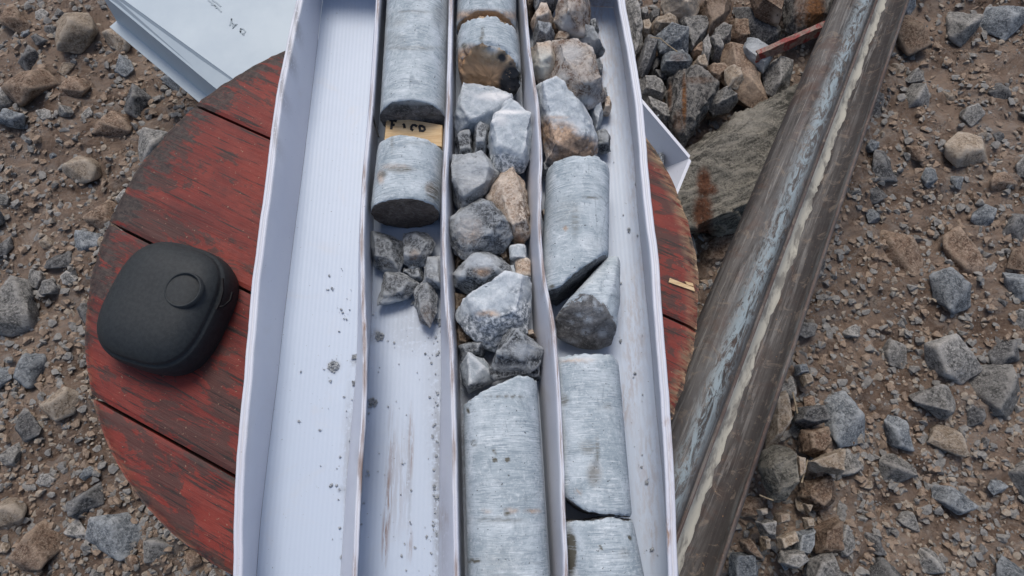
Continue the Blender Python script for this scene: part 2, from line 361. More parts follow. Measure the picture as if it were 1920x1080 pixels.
# ------------------------------------------------------------------ ground
GZ = -.355
def gz(x, y):
    r = math.hypot(x, y)
    a = .02 * fbm((x, y, 0), 6, 3, 4) + .010 * fbm((x, y, 0), 22, 9, 4) + .0035 * fbm((x, y, 0), 75, 4, 3)
    return GZ + a * max(0, min(1, 3 - r))
u = np.linspace(-1, 1, 301); g1 = np.sign(u) * (np.abs(u) * 1.05 + np.abs(u) ** 14 * 120)
gx, gy = np.meshgrid(g1, g1 + .15)
gco = [(x, y, gz(x, y)) for x, y in zip(gx.ravel(), gy.ravel())]
nn = 301
tag(mk('ground', gco, [(j * nn + i, j * nn + i + 1, (j + 1) * nn + i + 1, (j + 1) * nn + i) for j in range(nn - 1) for i in range(nn - 1)], 'soil', (0, 0, GZ)), kind='structure')
# ------------------------------------------------------------------ cable drum (red wooden spool)
DZ = -.004
arc = [P(x, y, DZ) for x, y in ((383, 167), (437, 130), (493, 108), (535, 95), (1243, 367), (1270, 420), (1293, 490), (1310, 557), (1315, 607), (1313, 673), (1301, 757), (1275, 830), (360, 1017), (393, 1038), (435, 1069))]
A = np.array([[2 * p.x, 2 * p.y, 1] for p in arc]); bq = np.array([p.x ** 2 + p.y ** 2 for p in arc])
sol = np.linalg.lstsq(A, bq, rcond=None)[0]; DC = (sol[0], sol[1]); DR = math.sqrt(sol[2] + sol[0] ** 2 + sol[1] ** 2)
print('drum', DC, DR, [round(math.hypot(p.x - DC[0], p.y - DC[1]) - DR, 3) for p in arc])
drum = root('cable_drum', (DC[0], DC[1], GZ), 'round red painted wooden cable drum with worn rim, carrying the white core tray', 'cable drum')
ga, gb = P(440, 227, DZ), P(1240, 585, DZ)
th = math.atan2(gb.y - ga.y, gb.x - ga.x); du = np.array([math.cos(th), math.sin(th)]); dv = np.array([-du[1], du[0]])
offs = [np.dot([p.x - DC[0], p.y - DC[1]], dv) for p in (P(503, 258, DZ), P(448, 538, DZ), P(400, 871, DZ))]
print('gaps', offs)
lines = [DR + .01, offs[0], offs[1], offs[2], -DR - .01]
lines = sorted(lines)
TH = .034
for z_top, nm in ((DZ, 'plank'), (GZ + .04, 'lower_plank')):
    for k in range(len(lines) - 1):
        v0, v1 = lines[k] + .0014, lines[k + 1] - .0014
        nu_, nv_ = 150, max(8, int((v1 - v0) / .004))
        co, st = [], []
        if nm != 'plank': nu_, nv_ = 40, 8
        for j in range(nv_ + 1):
            v = v0 + (v1 - v0) * j / nv_; v = max(-DR * .9995, min(DR * .9995, v))
            hl = math.sqrt(DR * DR - v * v)
            for i in range(nu_ + 1):
                uu = -math.cos(math.pi * i / nu_) ; uu = .5 * uu + .5 * (2 * i / nu_ - 1)
                w = uu * hl * (1 + .006 * fbm((v, uu > 0, 0), 60, k) * abs(uu) ** 8 + .004 * fbm((v, uu > 0, 0), 220, k) * abs(uu) ** 8)
                x = DC[0] + du[0] * w + dv[0] * v; y = DC[1] + du[1] * w + dv[1] * v
                rr = math.hypot(x - DC[0], y - DC[1]) / DR
                edge = min(1, max(0, (rr - .965) / .03)); ev = min(j, nv_ - j)
                z = z_top - .003 * edge ** 2 - (.0012 if ev == 0 else 0) + .0006 * fbm((w * .3, v, 0), 60, k)
                co.append((x, y, z))
                right = x > DC[0]
                R = min(1, max(0, (rr - (.95 if right else .965)) / .06)) * (.95 if right else .5)
                G = (0 if right else min(1, max(0, (rr - .80) / .2))) * (1 if y > DC[1] - .02 else .45)
                G = max(G, .25 if ev == 0 else 0)
                if right: G = max(G, .5 * min(1, max(0, (rr - .97) / .02)))
                if not right: R *= .8
                st.append((R, G, 0, 1))
        n1 = nu_ + 1; fa = [(j * n1 + i, j * n1 + i + 1, (j + 1) * n1 + i + 1, (j + 1) * n1 + i) for j in range(nv_) for i in range(nu_)]
        rim = [i for i in range(n1)] + [j * n1 + nu_ for j in range(1, nv_ + 1)] + [nv_ * n1 + i for i in range(nu_ - 1, -1, -1)] + [j * n1 for j in range(nv_ - 1, 0, -1)]
        base = len(co)
        for r_ in rim: co.append((co[r_][0], co[r_][1], z_top - TH)); st.append((st[r_][0], .8, 0, 1))
        L = len(rim)
        fa += [(rim[i], base + i, base + (i + 1) % L, rim[(i + 1) % L]) for i in range(L)]
        fa.append(tuple(base + i for i in range(L))[::-1])
        co = np.array(co); fl = len(fa)
        # local X along the grain
        o = mk(nm if nm == 'plank' else 'lower_plank', co, fa, 'redwood', drum.location, drum, st=np.array(st), smooth=False)
        rot = Matrix.Rotation(-th, 4, 'Z'); o.data.transform(rot); o.rotation_euler.z = th
cyl = []; n = 64
for z in (GZ + .005, DZ - TH):
    for i in range(n): cyl.append((DC[0] + .13 * math.cos(i * 2 * math.pi / n), DC[1] + .13 * math.sin(i * 2 * math.pi / n), z))
mk('drum_core', cyl, [(i, (i + 1) % n, n + (i + 1) % n, n + i) for i in range(n)], 'redwood', drum.location, drum)
# splinters of bare wood at the right rim
def sliver(pts, z, t, mat, name, parent):
    top = [P(x, y, z) for x, y in pts]; co = [(p.x, p.y, z) for p in top] + [(p.x, p.y, z - t) for p in top]; k = len(pts)
    return mk(name, co, [tuple(range(k))[::-1]] + [(i, (i + 1) % k, k + (i + 1) % k, k + i) for i in range(k)] , mat, parent.location, parent, smooth=False)
sliver([(1256, 521), (1301, 539), (1303, 546), (1254, 529)], DZ + .0015, .003, 'block', 'bare_splinter', drum)
sliver([(1284, 527), (1299, 531), (1301, 537), (1288, 533)], DZ + .0012, .003, 'block', 'bare_splinter', drum)
# ------------------------------------------------------------------ core tray
HT = .056
tray = root('core_tray', (0.0, .05, 0), 'long open white plastic core tray with three dividers, lying on the red drum', 'core tray')
LB = [(605, 0), (588, 147), (570, 300), (553, 430), (542, 520), (530, 617), (522, 700), (505, 834), (488, 981), (481, 1080)]
LO = [(557, 0), (547, 37), (535, 100), (520, 167), (508, 253), (497, 350), (487, 423), (477, 500), (470, 557), (462, 657), (458, 710), (447, 823), (440, 946), (437, 1080)]
RB = [(1150, 13), (1167, 100), (1177, 187), (1190, 300), (1194, 380), (1208, 520), (1223, 673), (1227, 735), (1241, 876), (1252, 1017)]
RO = [(1170, 0), (1190, 100), (1205, 200), (1218, 360), (1233, 473), (1242, 607), (1250, 700), (1263, 890), (1270, 1080)]
TL1 = [(706, 0), (693, 200), (679, 340), (675, 450), (677, 553), (680, 640), (681, 700), (677, 805), (671, 876), (661, 1080)]
TL2 = [(843, 0), (838, 200), (830, 340), (829, 450), (831, 520), (838, 600), (843, 640), (845, 700), (848, 850), (852, 1080)]
TR3 = [(986, 0), (993, 83), (1003, 150), (1013, 217), (1016, 300), (1014, 360), (1013, 423), (1019, 507), (1033, 573), (1041, 623), (1047, 700), (1054, 823), (1058, 946), (1063, 1080)]
BL1 = [(706, 0), (693, 200), (680, 340), (674, 450), (672, 553), (670, 640), (667, 700), (658, 805), (650, 900), (638, 1080)]
BR1 = [(728, 0), (712, 200), (702, 340), (700, 450), (698, 553), (694, 640), (689, 700), (684, 805), (679, 900), (668, 1080)]
BL2 = [(842, 0), (838, 200), (829, 340), (828, 450), (828, 520), (827, 600), (827, 700), (824, 850), (822, 1080)]
BR2 = [(856, 0), (855, 200), (852, 340), (853, 450), (857, 520), (860, 640), (862, 700), (866, 850), (872, 1080)]
BL3 = [(968, 0), (975, 100), (980, 187), (986, 360), (988, 440), (993, 527), (1000, 623), (1008, 700), (1018, 850), (1032, 1080)]
def off(pts, d): return [(x + d, y) for x, y in pts]
lb, rb = curve(LB, 0), curve(RB, 0)
# floor sheet: dense across for the stains
cs = [lb + (rb - lb) * k / 160 for k in range(161)]
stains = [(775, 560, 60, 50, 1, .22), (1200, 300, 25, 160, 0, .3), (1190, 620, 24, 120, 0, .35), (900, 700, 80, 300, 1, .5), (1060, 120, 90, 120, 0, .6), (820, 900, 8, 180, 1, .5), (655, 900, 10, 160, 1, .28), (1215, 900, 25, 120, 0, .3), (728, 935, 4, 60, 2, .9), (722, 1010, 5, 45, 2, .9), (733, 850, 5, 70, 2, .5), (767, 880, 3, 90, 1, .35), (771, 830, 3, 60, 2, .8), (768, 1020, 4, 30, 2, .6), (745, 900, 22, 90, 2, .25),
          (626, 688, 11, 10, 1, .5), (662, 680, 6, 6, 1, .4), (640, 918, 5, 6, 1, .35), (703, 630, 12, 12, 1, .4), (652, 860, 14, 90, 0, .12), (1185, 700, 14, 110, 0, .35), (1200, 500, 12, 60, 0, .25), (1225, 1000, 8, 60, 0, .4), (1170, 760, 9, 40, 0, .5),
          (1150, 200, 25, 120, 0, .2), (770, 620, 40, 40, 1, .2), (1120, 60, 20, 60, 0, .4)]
co, fa = ribbon(cs)
mk('tray_floor', co, fa[::-1], 'flute', tray.location, tray, bl=stains)
def wiggle(c, a, f, s):
    c = c.copy(); c[:, 0] += [a * fbm((0, y, s), f, s) for y in c[:, 1]]; return c
def wall(name, base, outer, sgn, bl):
    w = .0058
    o_ = wiggle(curve(outer, HT), .0006, 25, sgn); ins = o_.copy(); ins[:, 0] -= sgn * w
    m1 = o_ * .5 + ins * .5; g = m1.copy(); g[:, 2] -= .0022
    m0 = m1.copy(); m0[:, 0] -= sgn * .0007; m2 = m1.copy(); m2[:, 0] += sgn * .0007
    bulge = base + (ins - base) * .5; bulge[:, 0] += sgn * .001
    b_ = base.copy(); b_[:, 2] = .0004
    lo = o_.copy(); lo[:, 2] = HT - .006; lo[:, 0] += sgn * .0012
    ob = base.copy(); ob[:, 0] += sgn * .007; ob[:, 2] = .0
    i2 = ins.copy(); i2[:, 2] -= .0015; i2[:, 0] -= sgn * .0008
    o2 = o_.copy(); o2[:, 2] -= .001; o2[:, 0] += sgn * .0007
    co, fa = ribbon([b_, bulge, i2, ins, m0, g, m2, o_, o2, lo, ob])
    return mk(name, co, fa, 'plastic', tray.location, tray, bl=bl)
wall('side_wall', lb, LO, -1, [(1, 1, 1, 1, 0, 0)] + [(x + 9, y, 4, 30, 1, .5) for x, y in LO[1:5]])
wall('side_wall', rb, RO, 1, [(1252, 1000, 6, 30, 0, 1.), (1250, 790, 5, 8, 0, .6), (1258, 860, 6, 120, 0, .35), (1235, 560, 6, 140, 0, .2)])
def divider(bl_, tl, br, wt, sag, seed, stn):
    B, T = curve(bl_, .0005), wiggle(curve(tl, HT), .0005, 30, seed)
    R = T.copy(); R[:, 0] += wt
    def lerp(a, b, k, z): 
        c = a + (b - a) * k; c[:, 2] = z; return c
    m1, m2, m3 = lerp(B, T, sag * .55, .016), lerp(B, T, sag + .12, .032), lerp(B, T, .86, .048)
    g0 = lerp(T, R, .4, HT + .0004); g1 = lerp(T, R, .5, HT - .0015); g2 = lerp(T, R, .6, HT + .0004)
    br_ = curve(br, .0005) if br else None
    if br_ is None: br_ = B.copy(); br_[:, 0] += .006
    n1, n2 = lerp(R, br_, .3, .04), lerp(R, br_, .8, .014)
    tl_ = T.copy(); tl_[:, 2] -= .0008; tl_[:, 0] -= .0006; tr_ = R.copy(); tr_[:, 2] -= .0008; tr_[:, 0] += .0006
    co, fa = ribbon([B, m1, m2, m3, tl_, T, g0, g1, g2, R, tr_, n1, n2, br_])
    return mk('divider', co, fa, 'plastic', tray.location, tray, bl=stn)
def along(tl, ch, s, rx=4, ry=40, d=3, r=None): return [(x + d, y, rx, ry, ch, s) for x, y in tl if r is None or r[0] < y < r[1]]
divider(BL1, TL1, BR1, .0030, .4, 1, along(TL1, 2, .75) + [(684, 605, 5, 14, 0, 1.2), (680, 900, 5, 60, 2, .9)])
divider(BL2, TL2, BR2, .0028, .25, 2, along(TL2, 2, .7) + [(826, 975, 4, 20, 0, 1.), (829, 1000, 3, 90, 1, .25)])
divider(BL3, off(TR3, -5), None, .0024, .28, 3, along(TR3, 2, .8, d=0) + [(1035, 620, 5, 40, 0, .6)])
# far end wall
ea, eb = lb[-1], rb[-1]
ts = np.linspace(0, 1, 60)
def endc(dy, z, w=1.0): return np.stack([(ea[0] - .004) + (eb[0] - ea[0] + .010) * ts, ea[1] + (eb[1] - ea[1]) * ts + dy, np.full(60, z)], 1)
co, fa = ribbon([endc(-.001, .0008), endc(.001, .03), endc(.0005, HT), endc(.003, HT + .0003), endc(.0055, HT), endc(.006, .001)])
mk('end_wall', co, fa, 'plastic', tray.location, tray, bl=[(1120, 5, 40, 30, 0, .5)])
# ------------------------------------------------------------------ cores
def core(name, label, xl, xr, rowl, rowr, front, back, r=.0317, seed=1, mats=('core', 'frac', 'frac'), bl=None, chip=.0025, zc=None, fn=.0012, group=None):
    """axis through the mid of left/right silhouettes; front/back = (pixel row at the core's side, slope in x, slope in z, extra fn)"""
    zc = zc or r + .0006
    def cx(xl_, xr_, row):
        a = P(xl_, row, zc) if xl_ else None; b = P(xr_, row, zc) if xr_ else None
        if a and b: return (a + b) / 2
        return Vector((a.x + r, a.y, zc)) if a else Vector((b.x - r, b.y, zc))
    A0, B0 = cx(xl[0], xr[0], rowl), cx(xl[1], xr[1], rowr)    # A near row, B far row
    kx = (B0.x - A0.x) / (B0.y - A0.y)
    ax = lambda y: A0.x + (y - A0.y) * kx
    yf, yb = P(960, front[0], zc).y, P(960, back[0], zc).y
    def yend(spec, y0, x, z, sgn):
        d = spec[1] * x + spec[2] * z
        if len(spec) > 3 and spec[3]: d += spec[3](x, z)
        return y0 + d + fn * fbm((x, z, 0), 60, seed + sgn, 5) + fn * .8 * fbm((x, z, 0), 240, seed + sgn, 4)
    NT_, L = 120, abs(yb - yf); NR = max(10, int(L / .0024))
    co, fa, mi = [], [], []
    for j in range(NR + 1):
        s = j / NR
        for i in range(NT_):
            t = 2 * math.pi * i / NT_; x, z = r * math.cos(t), r * math.sin(t)
            y = (1 - s) * yend(front, yf, x, z, 0) + s * yend(back, yb, x, z, 9)
            dF = s * L; dB = (1 - s) * L
            n_ = max(0, .5 + fbm((x, y, z), 90, seed + 3, 3) * .9)
            k = 1 - chip / r * n_ * (math.exp(-dF / .0022) + math.exp(-dB / .0022)) + .006 * fbm((x * .2, y, z * .2), 90, seed, 3)
            co.append((ax(y) + x * k, y, zc + z * k))
        if j:
            a, b = (j - 1) * NT_, j * NT_
            for i in range(NT_): i2 = (i + 1) % NT_; fa.append((a + i, a + i2, b + i2, b + i)); mi.append(0)
    for e, (spec, y0, row, m) in enumerate(((front, yf, 0, 1), (back, yb, NR, 2))):
        prev = [row * NT_ + i for i in range(NT_)]; NC = 12
        for c in range(1, NC + 1):
            k = 1 - c / NC
            if k > 0:
                cur = []
                for i in range(NT_):
                    t = 2 * math.pi * i / NT_; x, z = r * k * math.cos(t), r * k * math.sin(t)
                    y = yend(spec, y0, x, z, 9 * e); cur.append(len(co)); co.append((ax(y) + x, y, zc + z))
                for i in range(NT_):
                    i2 = (i + 1) % NT_; q = (prev[i], cur[i], cur[i2], prev[i2]); fa.append(q if e == 0 else q[::-1]); mi.append(m)
                prev = cur
            else:
                ci = len(co); y = yend(spec, y0, 0, 0, 9 * e); co.append((ax(y), y, zc))
                for i in range(NT_): q = (prev[i], ci, prev[(i + 1) % NT_]); fa.append(q if e == 0 else q[::-1]); mi.append(m)
    yc = (yf + yb) / 2
    o = mk(name, co, fa, [m for m in mats], (ax(yc), yc, 0), mi=mi, bl=bl)
    return tag(o, label, 'drill core', group)
G_CORE = 'pieces of drill core in the tray'
YT = P(1000, -8, .03); backrow = -40
core('drill_core', 'long grey core at the top of the second channel, ending above the wooden block', (713, 724), (838, 843), 200, 0, (220, 0, .04), (-38, 0, 0), seed=1, fn=.0006, chip=.0015, group=G_CORE,
     bl=[(770, 90, 60, 4, 1, .5), (735, 75, 22, 14, 1, .35), (775, 22, 40, 3, 1, .5), (760, 170, 50, 3, 2, .8), (780, 190, 60, 6, 2, .8), (740, 40, 20, 12, 1, .3), (820, 30, 10, 20, 1, .4)], r=.0322)
core('drill_core', 'short pale core with a brown broken end, just below the wooden block', (696, 706), (828, 836), 385, 285, (396, .02, 0), (282, -.05, 0), seed=2, fn=.0007, chip=.0015, mats=('core', 'frac_brown', 'frac'), group=G_CORE,
     bl=[(740, 312, 26, 5, 0, .35), (750, 318, 26, 5, 1, .9), (714, 332, 7, 12, 0, .5), (718, 326, 8, 6, 1, .7), (805, 352, 8, 10, 0, .4), (812, 360, 12, 18, 1, .9), (735, 268, 3, 20, 1, .5), (770, 395, 30, 8, 0, 0), (735, 378, 40, 20, 0, .0), (800, 268, 40, 3, 1, .5)], r=.0322)
core('drill_core', 'stub of pale core with a tan broken rim at the top of the third channel', (856, 860), (968, 966), 45, 5, (62, .0, .13), (-30, 0, 0), seed=3, fn=.0008, mats=('core', 'frac_tan', 'frac'), r=.0312, group=G_CORE, bl=[(910, 30, 60, 10, 0, .9)])
core('drill_core', 'blue-grey core with an orange-brown broken end below the tan rimmed stub, third channel', (860, 859), (977, 970), 140, 70, (143, -.10, .5), (68, -.08, 0), seed=4, mats=('core', 'frac_tan', 'frac_tan'), r=.0318, fn=.003, chip=.006, group=G_CORE,
     bl=[(882, 122, 26, 30, 0, 1.8), (900, 145, 34, 34, 0, 1.8), (932, 145, 22, 30, 0, 1.5), (905, 62, 3, 12, 1, .7), (960, 158, 20, 30, 1, 2.2), (941, 108, 8, 8, 1, 1.3), (870, 86, 5, 5, 1, 1), (903, 74, 4, 6, 1, 1), (958, 118, 3, 8, 1, 1), (925, 90, 12, 8, 2, 1.)])
core('drill_core', 'long pale core filling the bottom of the third channel below the broken stones', (875, 868), (1026, 1009), 1000, 745, (1300, 0, 0), (731, .42, 0, lambda x, z: -.4 * max(0, x - .016)), seed=5, group=G_CORE, chip=.0015,
     bl=[(930, 975, 50, 4, 1, .6), (960, 958, 12, 4, 0, .5), (912, 958, 8, 3, 0, .4), (940, 985, 70, 3, 2, .8), (928, 862, 4, 4, 1, 2), (951, 862, 4, 4, 1, 2), (927, 847, 3, 3, 1, 2), (889, 831, 5, 5, 1, 1), (950, 743, 40, 2, 1, .8), (930, 1060, 40, 40, 1, .2), (890, 1052, 14, 2, 1, 1.5), (950, 962, 5, 5, 1, 1.6), (878, 770, 3, 3, 1, 2), (1000, 960, 14, 3, 0, .8)])
core('drill_core', 'pale core cut by a steep diagonal break, right channel, below the two-toned stone', (1017, 1023), (1143, 1143), 430, 330, (535, .80, 0, lambda x, z: (-.9 * min(0, x + .016) if x < -.016 else 0)), (325, 0, 0), seed=6, group=G_CORE, r=.0303,
     bl=[(1060, 400, 26, 30, 1, .25), (1078, 412, 8, 30, 1, .5), (1110, 370, 16, 3, 1, .8), (1105, 455, 14, 12, 2, .9), (1087, 392, 20, 5, 2, .7), (1125, 458, 8, 14, 2, .8), (1060, 428, 4, 4, 0, .8), (1036, 540, 5, 5, 1, 1.5)])
core('drill_core', 'striated grey core with a faint olive stain, between dark wedge and thin gap', (None, None), (1182, 1161), 940, 700, (965, -.1, 0, lambda x, z: .5 * max(0, -x - .006)), (682, .02, 0), seed=7, group=G_CORE, r=.0303, zc=.0312,
     bl=[(1115, 888, 13, 22, 0, .16), (1113, 890, 11, 20, 1, .55), (1103, 840, 14, 12, 1, .6), (1120, 845, 4, 26, 1, .7), (1058, 750, 8, 10, 1, .8), (1095, 672, 60, 4, 2, 1), (1080, 676, 30, 3, 0, .7), (1085, 922, 7, 3, 0, .5), (1135, 768, 18, 5, 2, 1), (1140, 762, 8, 6, 1, .6)])
core('drill_core', 'core with a dark chip on its left edge, at the right channel bottom', (None, None), (1206, 1189), 1075, 990, (1300, 0, 0), (976, .0, 0, lambda x, z: -.25 * max(0, -x - .016) + .0012 * math.sin(x * 160)), seed=8, group=G_CORE, r=.0303, zc=.0312,
     bl=[(1070, 1035, 9, 34, 1, 2.4), (1126, 1025, 3.5, 3.5, 1, 2), (1181, 1009, 2.5, 2.5, 1, 2), (1170, 1038, 10, 8, 1, .5), (1140, 1045, 50, 6, 2, .5)])
# wedge shaped piece with the big dark face
def wedge():
    zs = .001
    top = [(1140, 479), (1160, 478), (1166, 490), (1161, 573), (1157, 620)]
    face = [(1036, 600), (1057, 573), (1073, 553), (1093, 545), (1113, 550), (1137, 575), (1156, 606), (1158, 632), (1147, 650), (1120, 660), (1090, 657), (1043, 634)]
    hp = [P(1142, 479, .034), P(1160, 478, .034), P(1165, 488, .030), P(1162, 573, .028), P(1073, 553, .050), P(1093, 545, .056), P(1113, 549, .058), P(1137, 573, .056), P(1150, 598, .048),
          P(1157, 620, .036), P(1148, 650, .016), P(1120, 660, .012), P(1090, 657, .012), P(1043, 634, .018), P(1036, 600, .032), P(1050, 580, .042), P(1152, 520, .044), P(1115, 512, .046), P(1135, 500, .04)]
    for q in ((1060, 640), (1140, 640), (1150, 500), (1080, 560), (1150, 560)): hp.append(P(q[0], q[1], zs))
    co, fa = hull_rock(hp, .0026, .012, 77, 2)
    fa_ = []; mi = []
    me = np.array(co)
    nrm = []
    for f in fa:
        a, b, c = me[f[0]], me[f[1]], me[f[2]]; n_ = np.cross(b - a, c - a); n_ /= (np.linalg.norm(n_) + 1e-12); cen = (a + b + c) / 3
        q = pix(cen[None])[0]
        inside = (q[1] > 545) and n_[1] < -.33
        mi.append(1 if inside else 0)
    c0 = P(1100, 590, 0)
    o = mk('core_wedge', co, fa, ['core', 'frac'], (c0.x, c0.y, 0), mi=mi,
           bl=[(1103, 600, 8, 6, 2, 1), (1087, 590, 7, 4, 2, 1), (1115, 570, 4, 8, 2, 1), (1098, 558, 5, 5, 2, 1), (1098, 622, 8, 6, 2, 1), (1130, 625, 8, 8, 2, .9), (1070, 604, 6, 4, 2, .8), (1125, 580, 6, 4, 2, .9), (1065, 640, 20, 4, 2, .6)])
    tag(o, 'wedge of core with a large dark face flecked white, beside the diagonal break', 'drill core', G_CORE)
wedge()
# ------------------------------------------------------------------ depth block with writing
bz = .034
def strip(pts, w, z, t=.0004, c=None, uv=None):
    """pen strokes as thin raised ribbons; pts are photo points at height z"""
    ws = [P(x, y, z) for x, y in pts]; co, fa = [], []
    for i, p in enumerate(ws):
        d = (ws[min(i + 1, len(ws) - 1)] - ws[max(i - 1, 0)]); d.z = 0; d.normalize(); n_ = Vector((-d.y, d.x, 0)) * w / 2
        co += [p + n_ + Vector((0, 0, t)), p - n_ + Vector((0, 0, t)), p + n_ - Vector((0, 0, t)), p - n_ - Vector((0, 0, t))]
        if i: a, b = 4 * (i - 1), 4 * i; fa += [(a, b, b + 1, a + 1), (a + 2, a + 3, b + 3, b + 2), (a, a + 2, b + 2, b), (a + 1, b + 1, b + 3, a + 3)]
    fa += [(0, 1, 3, 2), (len(co) - 4, len(co) - 2, len(co) - 1, len(co) - 3)]
    return co, fa
def strokes(name, lst, w, z, mat, parent, origin):
    co, fa = [], []
    for s_ in lst:
        c_, f_ = strip(s_, w, z); b = len(co); co += c_; fa += [tuple(i + b for i in f) for f in f_]
    return mk(name, co, fa, mat, origin, parent, smooth=False)
def c9(pts, o=(700, 180), s=9.): return [(o[0] + x / s, o[1] + y / s) for x, y in pts]
blk = root('wooden_block', P(778, 250, .008), 'small pale wooden marker block with black handwriting, wedged between two cores', 'marker block')
tp = c9([(222, 325), (1165, 488), (1155, 760), (188, 605)])
tp = [tp[0], tp[1], (828.5, 275), (720, 262)]
def bev(pts, z, k):
    w = [P(x, y, z) for x, y in pts]; c = sum(w, Vector()) / 4; return [c + (p - c) * k for p in w]
lo_ = [Vector((p.x, p.y, .010)) for p in bev(tp, bz, 1.0)]; mi_ = [Vector((p.x, p.y, bz - .0008)) for p in bev(tp, bz, 1.0)]; hi_ = bev(tp, bz, .975)
bc = lo_ + mi_ + hi_
mk('block_body', bc, [(0, 1, 5, 4), (1, 2, 6, 5), (2, 3, 7, 6), (3, 0, 4, 7), (4, 5, 9, 8), (5, 6, 10, 9), (6, 7, 11, 10), (7, 4, 8, 11), (8, 9, 10, 11), (3, 2, 1, 0)], 'block', blk.location, blk, smooth=False)
strokes('handwriting', [c9([(272, 410), (330, 412), (395, 425)]), c9([(320, 415), (312, 480), (300, 560)]), c9([(305, 485), (360, 490)]),
                        c9([(502, 470), (520, 490), (528, 540)]), c9([(735, 515), (700, 490), (665, 490), (640, 520), (640, 560), (670, 580)]), c9([(775, 505), (792, 600)]), c9([(770, 502), (820, 506), (862, 530), (868, 568), (842, 590), (795, 585)])],
        .0024, bz + .0003, 'ink', blk, blk.location)
# ------------------------------------------------------------------ stones in the tray
C4, C5, D1, D2 = (680, 0), (680, 340), (960, 0), (960, 340)
G_ST = 'loose stones in the core tray'
def TS(label, pts, org, z0, h, mat, seed, s=3, **k): rock('stone', label, 'stone', pts, z0, h, mat, seed, org=org, s=s, group=G_ST, **k)
TS('grey angular stone against the left divider, upper left of the small cluster', [(45, 280), (150, 305), (220, 350), (225, 440), (210, 520), (120, 500), (70, 475), (45, 370)], C5, .001, .026, 'grey', 11, bl=[(697, 450, 4, 30, 2, 1.2), (735, 510, 20, 6, 2, .8)])
TS('dark grey blocky stone with faint tan patch, upper right of the small cluster', [(235, 300), (300, 285), (360, 295), (405, 350), (390, 400), (345, 470), (280, 492), (232, 460)], C5, .001, .028, 'grey', 12, bl=[(778, 478, 9, 10, 0, .5)])
TS('grey stone pressed against the second divider at the right of the small cluster', [(370, 435), (450, 430), (455, 615), (400, 600), (345, 570), (345, 490)], C5, .001, .026, 'grey', 13, bl=[(815, 500, 14, 12, 2, .7)])
TS('fan-shaped grey stone with a pale lower edge, lower left of the small cluster', [(130, 510), (240, 525), (318, 575), (250, 660), (90, 695), (88, 660)], C5, .001, .022, 'grey', 14, bl=[(728, 565, 26, 6, 2, 1.3)])
TS('elongated brownish grey stone pointing down, lowest of the small cluster', [(290, 625), (330, 575), (375, 572), (415, 640), (420, 720), (380, 825), (330, 790), (300, 700)], C5, .001, .024, 'grey', 15, bl=[(800, 600, 14, 30, 0, .25)])
TS('small dark stone half hidden in the middle of the small cluster', [(230, 490), (330, 480), (340, 560), (300, 570), (225, 520)], C5, .001, .014, 'dark', 16)
# third channel
TS('broad pale blue-grey stone under the orange-brown broken core end', [(560, 520), (640, 505), (750, 505), (820, 560), (858, 600), (850, 640), (780, 700), (700, 740), (615, 755), (545, 745), (525, 650), (545, 580)], C4, .001, .042, 'pale', 21, top=.72, bl=[(930, 180, 30, 8, 2, .9), (935, 172, 16, 4, 1, .5), (880, 230, 30, 14, 1, .3)])
TS('pale blue-grey stone with a dark broken lower edge, leaning on the third divider', [(735, 630), (830, 612), (900, 650), (950, 740), (945, 860), (900, 960), (830, 975), (740, 945), (700, 850), (705, 760), (725, 700)], C4, .004, .05, 'pale', 22, top=.75, lean=(.05, .12), bl=[(940, 305, 32, 14, 1, 2.2), (965, 315, 20, 12, 1, 2), (935, 225, 16, 10, 2, .6), (955, 210, 30, 4, 2, 1)])
TS('small dark white-veined stone beside the second divider, left of its narrow neighbour', [(520, 790), (570, 752), (615, 765), (625, 880), (580, 915), (545, 890)], C4, .004, .03, 'dark', 23)
TS('narrow grey stone squeezed between two pale stones in the third channel', [(620, 750), (660, 705), (715, 715), (710, 800), (695, 880), (630, 890)], C4, .004, .034, 'grey', 24)
TS('light grey stone with a rounded top and tan tinge, below the squeezed narrow stone', [(504, 935), (560, 935), (690, 870), (715, 930), (780, 990), (755, 1040), (700, 1085), (655, 1130), (560, 1195), (520, 1140), (505, 1060)], C4, .003, .045, 'grey', 25, top=.7, bl=[(890, 320, 40, 40, 2, .8), (895, 340, 26, 16, 0, .35)])
TS('long tan stone with dark speckles along the third divider', [(790, 960), (850, 965), (910, 1030), (915, 1100), (935, 1200), (940, 1300), (900, 1375), (850, 1360), (845, 1250), (790, 1190), (705, 1130), (740, 1040)], C4, .002, .042, 'tan', 26, top=.68, bl=[(985, 400, 14, 40, 1, 1.6), (955, 350, 30, 20, 1, .2), (975, 450, 12, 12, 0, .8)])
TS('large rounded grey stone with a pinkish patch on its left, middle of the third channel', [(485, 230), (560, 185), (600, 130), (660, 115), (740, 140), (800, 200), (858, 270), (850, 320), (790, 400), (700, 410), (590, 430), (530, 400), (490, 340)], C5, .006, .05, 'grey', 27, top=.62, bl=[(880, 430, 20, 22, 0, .8), (870, 420, 30, 28, 2, .6)])
TS('egg-shaped dark stone with white rims and a yellow spot, below the large rounded grey stone', [(495, 530), (590, 440), (660, 410), (750, 420), (820, 480), (835, 550), (780, 590), (690, 635), (600, 630), (530, 590)], C5, .004, .046, 'dark', 30, top=.6, bl=[(905, 508, 14, 10, 0, .8), (900, 490, 36, 12, 2, 1.1), (940, 530, 14, 14, 2, .9), (860, 515, 12, 12, 2, .9), (910, 550, 30, 4, 2, .9)])
